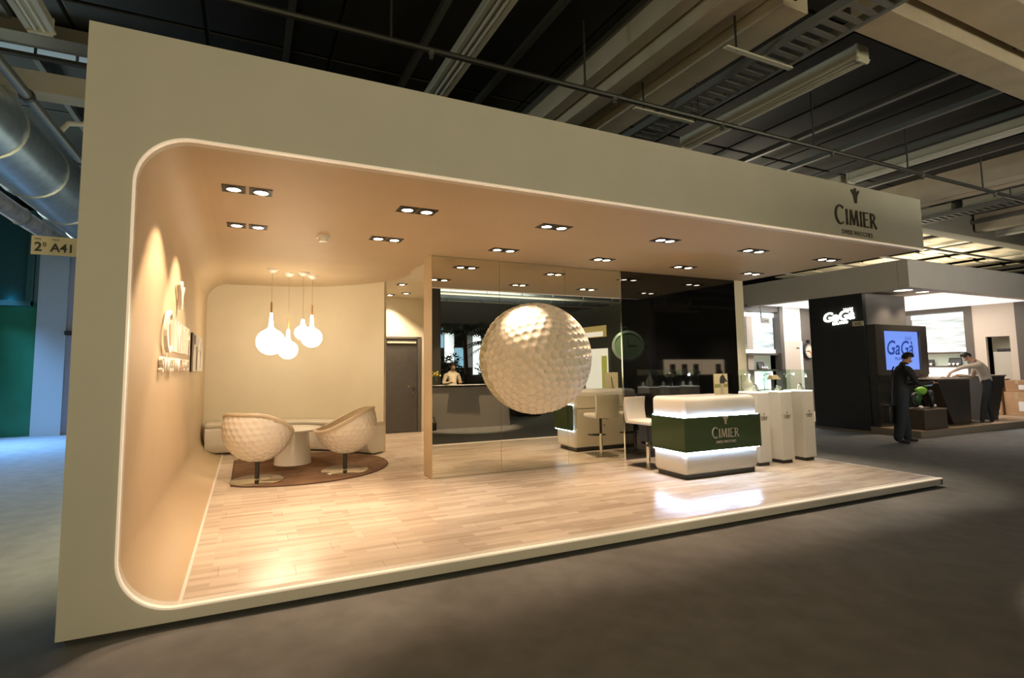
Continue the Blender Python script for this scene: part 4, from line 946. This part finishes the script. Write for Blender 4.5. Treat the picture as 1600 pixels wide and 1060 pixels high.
# ================================================================== PEOPLE
SKIN = mat('skin', (.5, .27, .17), .5); HAIRB = mat('dark_hair', (.012, .009, .008), .5)
def person(label, loc, rz, J, cloth, group=None, short_sleeve=False, hairlen=0, scale=1, bulk=1, leg=1):
    """J: joint positions; one skinned body, grown from a skeleton, with face, hair and five-fingered hands"""
    root = thing('person', label, 'person', loc, rz, group)
    P = {k: Vector(v)*scale for k, v in J.items()}
    V = []; Rr = []; E_ = []; idx = {}; seg = []; roots = []
    def add(k, p, r): idx[k] = len(V); V.append(tuple(p)); Rr.append(r*scale); return idx[k]
    def link(a, b, m): E_.append((idx[a], idx[b])); seg.append((Vector(V[idx[a]]), Vector(V[idx[b]]), m, max(Rr[idx[a]], Rr[idx[b]])))
    add('pelvis', P['pelvis'], .135*bulk); add('belly', P['pelvis'].lerp(P['chest'], .5), .128*bulk); add('chest', P['chest'], .145*bulk)
    nb = P['chest'].lerp(P['neck'], .62); add('upper', nb, .10); add('neck', P['neck'], .055)
    hd = (P['head']-P['neck']).normalized(); fw = P['face']-hd*P['face'].dot(hd); fw.normalize()
    add('jaw', P['head']-hd*.055*scale+fw*.018*scale, .07); add('skull', P['head']+hd*.03*scale-fw*.008*scale, .092); add('top', P['head']+hd*.085*scale-fw*.012*scale, .062)
    add('nose', P['head']+fw*.089*scale-hd*.02*scale, .012); add('chin', P['head']+fw*.045*scale-hd*.1*scale, .032)
    link('pelvis', 'belly', 0); link('belly', 'chest', 0); link('chest', 'upper', 0); link('upper', 'neck', 3); link('neck', 'jaw', 3); link('jaw', 'skull', 3); link('skull', 'top', 3); link('skull', 'nose', 3); link('jaw', 'chin', 3)
    fing = []
    for s in 'LR':
        add('sh'+s, P['sh'+s], .075); add('el'+s, P['el'+s], .048); add('wr'+s, P['wr'+s], .03); a = P['wr'+s]; d = (P['wr'+s]-P['el'+s]).normalized()
        hp = P.get('ha'+s, a+d*.075*scale); add('ha'+s, hp, .036)
        link('upper', 'sh'+s, 0); link('sh'+s, 'el'+s, 0); link('el'+s, 'wr'+s, 3 if short_sleeve else 0); link('wr'+s, 'ha'+s, 3)
        d = (hp-a).normalized(); side = d.cross(Vector((0, 0, 1))); side = side.normalized() if side.length > .1 else Vector((0, 1, 0)); dn = side.cross(d).normalized()
        if dn.z > 0: dn = -dn
        for q, (off, ln) in enumerate(((-.027, .068), (-.009, .08), (.009, .075), (.026, .058))):
            fing.append(([hp+side*off*scale, hp+side*off*1.15*scale+d*ln*.55*scale+dn*.008*scale, hp+side*off*1.1*scale+d*ln*.9*scale+dn*.03*scale], .0095))
        sg_ = 1 if s == 'L' else -1
        fing.append(([hp-d*.03*scale+side*.02*sg_*scale, hp+side*.052*sg_*scale+d*.01*scale, hp+side*.06*sg_*scale+d*.045*scale+dn*.01*scale], .011))
        add('hi'+s, P['hi'+s], .10*leg); add('kn'+s, P['kn'+s], .07*leg); add('an'+s, P['an'+s], .047*leg**1.6); add('he'+s, P['an'+s]+Vector((0, 0, -.035))*scale, .042); add('to'+s, P['to'+s], .036)
        link('pelvis', 'hi'+s, 1); link('hi'+s, 'kn'+s, 1); link('kn'+s, 'an'+s, 1); link('an'+s, 'he'+s, 2); link('he'+s, 'to'+s, 2)
    roots = [0]
    for pts, r in fing:
        b0 = len(V)
        for p in pts: V.append(tuple(p)); Rr.append(r*scale)
        E_ += [(b0, b0+1), (b0+1, b0+2)]; roots.append(b0)
        seg.append((Vector(pts[0]), Vector(pts[2]), 3, r))
    me = bpy.data.meshes.new('body'); me.from_pydata(V, E_, []); ob = bpy.data.objects.new('tmp', me); C.objects.link(ob)
    md = ob.modifiers.new('s', 'SKIN'); md.use_smooth_shade = True; md.branch_smoothing = .6
    if not me.skin_vertices: bm = bmesh.new(); bm.from_mesh(me); bm.verts.layers.skin.verify(); bm.to_mesh(me); bm.free()
    for i, sv in enumerate(me.skin_vertices[0].data): sv.radius = (Rr[i], Rr[i]); sv.use_root = i in roots
    sb = ob.modifiers.new('u', 'SUBSURF'); sb.levels = 2; sb.render_levels = 2
    dg = bpy.context.evaluated_depsgraph_get(); dg.update()
    res = bpy.data.meshes.new_from_object(ob.evaluated_get(dg)); bpy.data.objects.remove(ob)
    res.materials.clear()
    for m in (cloth[0], cloth[1], cloth[2], SKIN): res.materials.append(m)
    for f in res.polygons:
        c = f.center; best = 1e9
        for a, b_, m, r in seg:
            ab = b_-a; t_ = max(0, min(1, (c-a).dot(ab)/max(ab.length_squared, 1e-9))); dd = (c-a-ab*t_).length-r
            if dd < best: best = dd; f.material_index = m
        f.use_smooth = True
    o = bpy.data.objects.new('body', res); C.objects.link(o); o.parent = root
    hc_ = P['head']+hd*.03*scale-fw*.012*scale; sd_ = hd.cross(fw).normalized()
    Mh = Matrix(((sd_.x, fw.x, hd.x, hc_.x), (sd_.y, fw.y, hd.y, hc_.y), (sd_.z, fw.z, hd.z, hc_.z), (0, 0, 0, 1)))
    b = MB(); b.ball((0, -.004*scale, .004*scale), .092*scale, .102*scale, .104*scale, 24, 18)
    b.v = [(x, y*.84 if y > 0 else y, z) for x, y, z in b.v]; keep = []
    for f in b.f:
        c = sum((Vector(b.v[i]) for i in f), Vector())/len(f)/scale
        if (c.y < .0 or c.z > .035+.45*c.y) and c.z > -.075-hairlen*.05+max(0, c.y+.05)*.9: keep.append(f)
    b.f = keep; b.m = [0]*len(keep); b.xf(Mh); b.build('hair', HAIRB, root, smooth=True)
    if hairlen: MB().ball((0, -.11*scale, -.0), .05*scale, .05*scale, .05*scale, 12, 8).xf(Mh).build('hair_knot', HAIRB, root, smooth=True)
    for s in (-1, 1):
        MB().ball((s*.032*scale, .072*scale, -.02*scale), .012*scale, .010*scale, .008*scale, 8, 6).xf(Mh).build('eye', GWHITE, root)
        MB().ball((s*.032*scale, .079*scale, -.02*scale), .0055*scale, seg=6, rings=4).xf(Mh).build('pupil', BLACK, root)
        MB().ball((s*.086*scale, -.005*scale, -.032*scale), .010*scale, .018*scale, .028*scale, 8, 6).xf(Mh).build('ear', SKIN, root, smooth=True)
    MB().ball((0, .076*scale, -.078*scale), .024*scale, .009*scale, .007*scale, 10, 6).xf(Mh).build('mouth', mat('lips', (.36, .12, .1), .5), root, smooth=True)
    return root
NAVY = mat('navy_sweater', (.018, .018, .022), .8); JEAN = mat('dark_denim', (.022, .03, .04), .8); SHOE = mat('black_shoe', (.015, .015, .015), .5)
BEIGE = mat('beige_shirt', (.5, .42, .34), .8); BLK = mat('black_trousers', (.012, .014, .018), .7); TAN = mat('tan_shoe', (.2, .16, .12), .6); CREAMT = mat('cream_blouse', (.72, .64, .52), .8)
person('man in dark sweater and dark jeans standing on the carpet before the blue screen', (12.72, 2.28, 0), math.radians(-42), dict(
    pelvis=(0, 0, 1.0), chest=(.02, 0, 1.33), neck=(.09, 0, 1.54), head=(.17, 0, 1.63), face=(.6, 0, -.8),
    shL=(.09, .2, 1.43), shR=(.09, -.2, 1.43), elL=(.16, .24, 1.13), elR=(.2, -.25, 1.14), wrL=(.44, .12, 1.15), wrR=(.46, -.12, 1.17),
    hiL=(0, .11, .92), hiR=(0, -.11, .92), knL=(.09, .13, .5), knR=(-.05, -.13, .5), anL=(.12, .13, .09), anR=(-.13, -.14, .09), toL=(.31, .15, .04), toR=(.06, -.16, .04)), (NAVY, JEAN, SHOE), bulk=1.18, leg=1.45)
t = thing('dark_shoulder_bag', 'black bag hanging low at the back of the man in dark clothes', 'bag', (12.50, 2.37, .38))
MB().box((-.1, -.07, 0), (.1, .07, .36)).build('body', BLACK, t, bev=.03, seg=3, smooth=True)
MB().tube([(0, -.05, .34), (.06, -.05, .7), (.14, -.04, 1.04), (.19, -.04, 1.1)], .014, 6).build('strap', BLACK, t)
person('man in beige shirt and black trousers leaning over the dark flaring desk', (16.45, 2.52, .15), math.radians(122), dict(
    pelvis=(-.09, 0, .94), chest=(-.05, -.01, 1.24), neck=(.10, -.0, 1.45), head=(.21, .0, 1.52), face=(.4, .0, -1),
    shL=(.03, .19, 1.34), shR=(.02, -.18, 1.33), elL=(.34, .26, 1.30), elR=(.10, -.27, 1.07), wrL=(.52, .14, 1.18), wrR=(.34, -.15, 1.11),
    haL=(.56, .10, 1.12), haR=(.42, -.12, 1.10),
    hiL=(-.09, .1, .88), hiR=(-.09, -.1, .88), knL=(.0, .1, .48), knR=(-.1, -.1, .48), anL=(.06, .1, .09), anR=(-.14, -.12, .09), toL=(.26, .11, .04), toR=(.07, -.13, .04)), (BEIGE, BLK, TAN), bulk=1.05)

# ================================================================== ACROSS THE AISLE (seen in the mirror)
OG = mat('reception_grey', (.33, .3, .26), .6)
t = thing('reception_desk', 'grey reception desk with black top across the aisle', 'desk', (4.2, -3.0, 0))
MB().hexa([(0, -.6, 0), (3.12, -.6, 0), (3.12, -.04, 0), (0, 0, 0)], [(0, -.6, 1.03), (3.0, -.6, 1.03), (3.0, -.04, 1.03), (0, 0, 1.03)]).build('front', OG, t, bev=.006, seg=1)
MB().box((-.03, -.64, 1.03), (3.03, .02, 1.065)).build('desktop', BLACK, t, bev=.004, seg=1)
MB().box((.02, -.55, 0), (3.1, -.1, .02)).build('plinth', BLACK, t)
random.seed(11)
t = thing('plan_sheet', 'large white plan sheet overhanging the front edge of the reception desk', 'paper', (6.0, -3.12, 1.073))
MB().box((-.38, -.22, 0), (.38, .235, .002)).build('sheet', GWHITE, t)
for k in range(5):
    t = thing('paper_sheet', 'white paper sheet spread on the reception desk, %s from the woman' % ['first', 'second', 'third', 'fourth', 'fifth'][k], 'paper', (5.0+k*.4+.4*(k > 1), -3.35+.03*(k % 2), 1.066+k*.0012), random.uniform(-.12, .12), 'papers on the reception desk')
    MB().box((-.16, -.14, 0), (.16, .19, .001)).build('sheet', GWHITE, t)
t = thing('flower_vase', 'glass vase of yellow flowers on the reception desk', 'vase', (5.30, -3.25, 1.066))
MB().lathe([(0, 0), (.04, 0), (.03, .08), (.05, .18), (.045, .18), (.028, .09), (.03, .01), (0, .01)], 16).build('vase', GLASS, t, smooth=True)
for k in range(9):
    a = k*2.4; r = .03+.012*k; z = .25+.03*((k*5) % 4)
    f = MB().tube([(0, 0, .03), (r*.6*math.cos(a), r*.6*math.sin(a), z*.7), (r*math.cos(a), r*math.sin(a), z)], .003, 5).build('stem', GRD, t)
    MB().ball((r*math.cos(a), r*math.sin(a), z), .032, .032, .022, 8, 5).build('blossom', mat('yellow_petal', (.8, .6, .1), .6), f, smooth=True)
t = thing('shoulder_bag', 'black bag leaning on the floor at the reception desk', 'bag', (5.06, -2.86, 0))
MB().box((-.13, -.05, 0), (.13, .05, .2)).build('body', BLACK, t, bev=.03, seg=3, smooth=True)
MB().tube([(-.1, 0, .18), (-.06, .02, .32), (.06, .02, .32), (.1, 0, .18)], .012, 6).build('strap', BLACK, t)
person('woman in cream blouse with dark tied hair behind the reception desk', (6.05, -4.02, 0), math.radians(-90), dict(
    pelvis=(-.1, 0, .95), chest=(-.04, 0, 1.24), neck=(-.05, 0, 1.43), head=(-.1, 0, 1.535), face=(-.7, .05, -.6),
    shL=(-.03, .16, 1.35), shR=(-.03, -.16, 1.35), elL=(-.02, .25, 1.08), elR=(-.02, -.25, 1.08), wrL=(-.28, .14, 1.12), wrR=(-.28, -.14, 1.12),
    hiL=(-.1, .1, .88), hiR=(-.1, -.1, .88), knL=(-.06, .1, .48), knR=(-.06, -.1, .48), anL=(-.03, .1, .09), anR=(-.03, -.1, .09), toL=(-.2, .1, .04), toR=(-.2, -.1, .04)), (CREAMT, BLK, SHOE), hairlen=1)
struct(MB().box((5.5, -4.5, 0), (5.8, -4.2, 5.4)).build('column', mat('grey_column', (.12, .11, .1), .6)))
LEAFD = mat('palm_leaf', (.018, .035, .014), .5); BARK = mat('palm_bark', (.06, .045, .03), .9)
def palm(loc, h, label, seed):
    rnd = random.Random(seed); t = thing('potted_palm', label, 'palm', loc, 0, 'palms behind the reception desk')
    MB().lathe([(0, 0), (.26, 0), (.34, .5), (.3, .5), (.28, .44), (0, .44)], 20).build('pot', DARKSTEEL, t, smooth=True)
    MB().tube([(0, 0, .4), (.04, .02, h*.5), (0, .03, h)], [.1, .08, .07], 10).build('trunk', BARK, t, smooth=True)
    for k in range(15):
        a = k*2.399+rnd.uniform(-.2, .2); L_ = rnd.uniform(1.1, 1.6); up = rnd.uniform(.3, 1.0); pts = []
        for i in range(9):
            u = i/8; rr = L_*u; pts.append(Vector((rr*math.cos(a), rr*math.sin(a), h+L_*(up*u-(.5+.3*up)*u*u))))
        f = MB().tube(pts, [.016*(1-u/9)+.003 for u in range(9)], 5)
        sv = Vector((-math.sin(a), math.cos(a), 0))
        for i in range(1, 9):
            for j in (0, .5):
                p = pts[i].lerp(pts[min(i+1, 8)], j); ln = .42*math.sin(PI*min(.96, (i+j)/9+.08))
                for s in (-1, 1):
                    e = p+sv*s*ln+Vector((math.cos(a)*.16, math.sin(a)*.16, -.16)); q = (pts[i]-pts[i-1]).normalized()*.034
                    f.add([p-q, p+q, e], [(0, 1, 2)])
        f.build('frond', LEAFD, t)
    return t
palm((7.4, -6.3, 0), 2.6, 'palm standing tallest behind the seated woman', 1); palm((10.0, -8.8, 0), 2.2, 'farther palm half hidden by the golf ball in the mirror', 2)
rnd = random.Random(5)
for k, (x, y, r) in enumerate(((6.5, -5.2, .62), (7.75, -5.0, .62), (9.0, -5.2, .62), (10.2, -6.2, .62))):
    t = thing('potted_shrub', 'dark leafy shrub in a planter, %s from the grey column' % ['first', 'second', 'third', 'fourth'][k], 'shrub', (x, y, 0), 0, 'shrubs behind the reception desk')
    MB().box((-.4, -.3, 0), (.4, .3, .5)).build('planter', DARKSTEEL, t, bev=.02, seg=1)
    b = MB()
    for i in range(420):
        v = Vector((rnd.gauss(0, 1), rnd.gauss(0, 1), rnd.gauss(0, 1))).normalized()*r*rnd.uniform(.4, 1)**.6; p = Vector((v.x*.8, v.y*.55, 1.28+v.z*1.15))
        a = Vector((rnd.uniform(-1, 1), rnd.uniform(-1, 1), rnd.uniform(-.6, .6))).normalized(); c_ = a.cross(Vector((rnd.uniform(-1, 1), rnd.uniform(-1, 1), 1))).normalized()
        b.add([p, p+a*.06+c_*.03, p+a*.15, p+a*.06-c_*.03], [(0, 1, 2, 3)])
    f = b.build('foliage', LEAFD, t); f['kind'] = 'stuff'
    MB().tube([(0, 0, .4), (.02, 0, 1.2)], .04, 6).build('stem', BARK, t)
# dark wall of the stand across, with lit niches, a poster and a big watch-shaped clock on a bracket
struct(MB().box((10.7, -5.6, 0), (10.85, -1.5, 3.3)).build('wall_opposite', TOWER))
NIG = mat('niche_gold', (.6, .45, .2), .5, emit=(.8, .58, .2), estr=.35); NIW = mat('niche_white', (.9, .88, .82), .5, emit=(1, .92, .8), estr=.8)
t = thing('lit_niche', 'shallow gold lit niche high in the dark wall across the aisle', 'niche', (10.669, -4.7, 2.4))
MB().box((-.01, 0, 0), (.02, 1.44, .34)).build('gold_back', NIG, t); MB().box((-.03, 0, .02), (-.01, 1.3, .16)).build('white_panel', NIW, t)
t = thing('lit_poster', 'tall white and yellow lit poster in the dark wall across the aisle', 'poster', (10.669, -4.3, .75))
MB().box((-.01, 0, 0), (.02, 1.08, 1.3)).build('sheet', NIW, t); MB().box((-.02, .82, 0), (-.01, 1.06, 1.08)).build('yellow_band', mat('niche_yellow', (.6, .6, .15), .5, emit=(.7, .66, .15), estr=.4), t)
t = thing('watch_clock', 'large green watch-shaped clock on a bracket across the aisle', 'clock', (10.05, -1.62, 2.05), math.radians(210))
MB().lathe([(0, .04), (.36, .04), (.40, .02), (.40, -.04), (.34, -.06), (.33, -.03), (0, -.03)], 36, axis='y').build('case', mat('green_steel', (.4, .44, .34), .3, .6), t, smooth=True)
MB().lathe([(.33, -.032), (0, -.034)], 32, axis='y').build('dial', mat('green_dial', (.14, .18, .1), .4), t)
MB().box((-.2, -.045, -.008), (0, -.035, .008)).box((-.008, -.045, 0), (.008, -.035, .24)).build('hand', BLACK, t)
MB().tube([(0, 0, .4), (0, 0, .47), (.08, 0, .5), (.1, 0, .42)], .02, 8).build('crown_loop', CHROME, t, smooth=True)
MB().tube([(-.1, .03, 0), (-.57, .34, 0)], .03, 8).build('bracket', DARKSTEEL, t)
t = thing('display_case', 'long lit display strip of a stand far across the hall', 'showcase', (17.6, -8.2, 0))
MB().box((0, -.3, 0), (4.2, 0, 1.1)).build('base', BLACK, t); MB().box((0, -.3, 1.78), (4.2, 0, 3.0)).build('upper_panel', BLACK, t)
MB().box((.3, -.28, 1.1), (4.0, -.25, 1.78)).build('lit_back', mat('strip_lit', (.8, .6, .4), .5, emit=(1, .75, .48), estr=1.6), t)
for x in (.7, 1.4, 2.1, 3.5):
    MB().box((x-.12, -.2, 1.1), (x+.12, -.1, 1.58)).ball((x, -.1, 1.2), .2, .1, .1, 8, 5).build('bust', BLACK, t)
t = thing('cross_duct', 'silver duct running across the hall roof over the far aisle', 'duct', (2, -10.4, 4.75))
for k in range(12):
    MB().lathe([(.5, k*1.6), (.5, k*1.6+1.55), (.53, k*1.6+1.56), (.53, k*1.6+1.6)], 20, axis='x').build('duct_segment', GALV, t, smooth=True)
t = thing('backlit_screen', 'pale blue lit glazed screen glimpsed behind the palms', 'screen', (7.6, -10.4, 0))
BS = [mat('blue_screen', (.3, .5, .7), .5, emit=(.35, .7, 1), estr=.8), mat('pale_screen', (.8, .8, .8), .5, emit=(.8, .92, 1), estr=1.5), mat('grey_screen', (.3, .32, .33), .5, emit=(.5, .55, .6), estr=.25)]
for k, (x, wd, z0, z1, m) in enumerate(((.1, .5, 2.3, 3.1, 0), (.65, .4, 1.7, 2.9, 1), (1.1, .4, 1.5, 2.3, 0), (1.55, .3, 1.5, 3.0, 2), (1.9, .35, 1.2, 2.9, 1), (2.3, .5, 1.2, 2.7, 2), (2.85, .4, 1.0, 2.4, 0))):
    MB().box((x, 0, z0), (x+wd, .05, z1)).build('pane', BS[m], t)
MB().box((0, -.06, 0), (3.4, 0, 3.3)).build('frame', DARKSTEEL, t)
for k, (y, z, r, m) in enumerate(((-6.8, 4.6, .05, STEEL), (-7.6, 4.9, .09, GALV), (-8.8, 4.3, .06, LAMPBODY), (-9.4, 4.85, .12, GALV), (-12, 4.5, .08, LAMPBODY))):
    o_ = thing('roof_pipe', '%s roof pipe crossing behind the opposite stand, seen in the mirror' % ['thin grey', 'slim silver', 'pale slim', 'wide silver', 'farthest pale'][k], 'pipe', (2, y, z))
    MB().tube([(0, 0, 0), (22, 0, 0)], r, 10).build('pipe', m, o_, smooth=True)
    for x in (4, 9, 14, 19): MB().tube([(x, 0, 0), (x, 0, 5.45-z)], .012, 6).build('drop_rod', DARKSTEEL, o_)
spot('desk_lamp', (6.1, -2.35, 3.9), (6.1, -3.1, .6), 650, (1, .75, .5), 44, .5, .05)
spot('clock_fill', (8.9, -.5, 4.6), (10.1, -1.62, 2.0), 800, (.9, 1, .8), 26, .4, .04)  # added spot without a fixture, brightens the watch-shaped clock
spot('desk_lamp', (5.2, -2.5, 3.9), (5.9, -3.7, 1.3), 160, (1, .75, .5), 40, .6, .05)
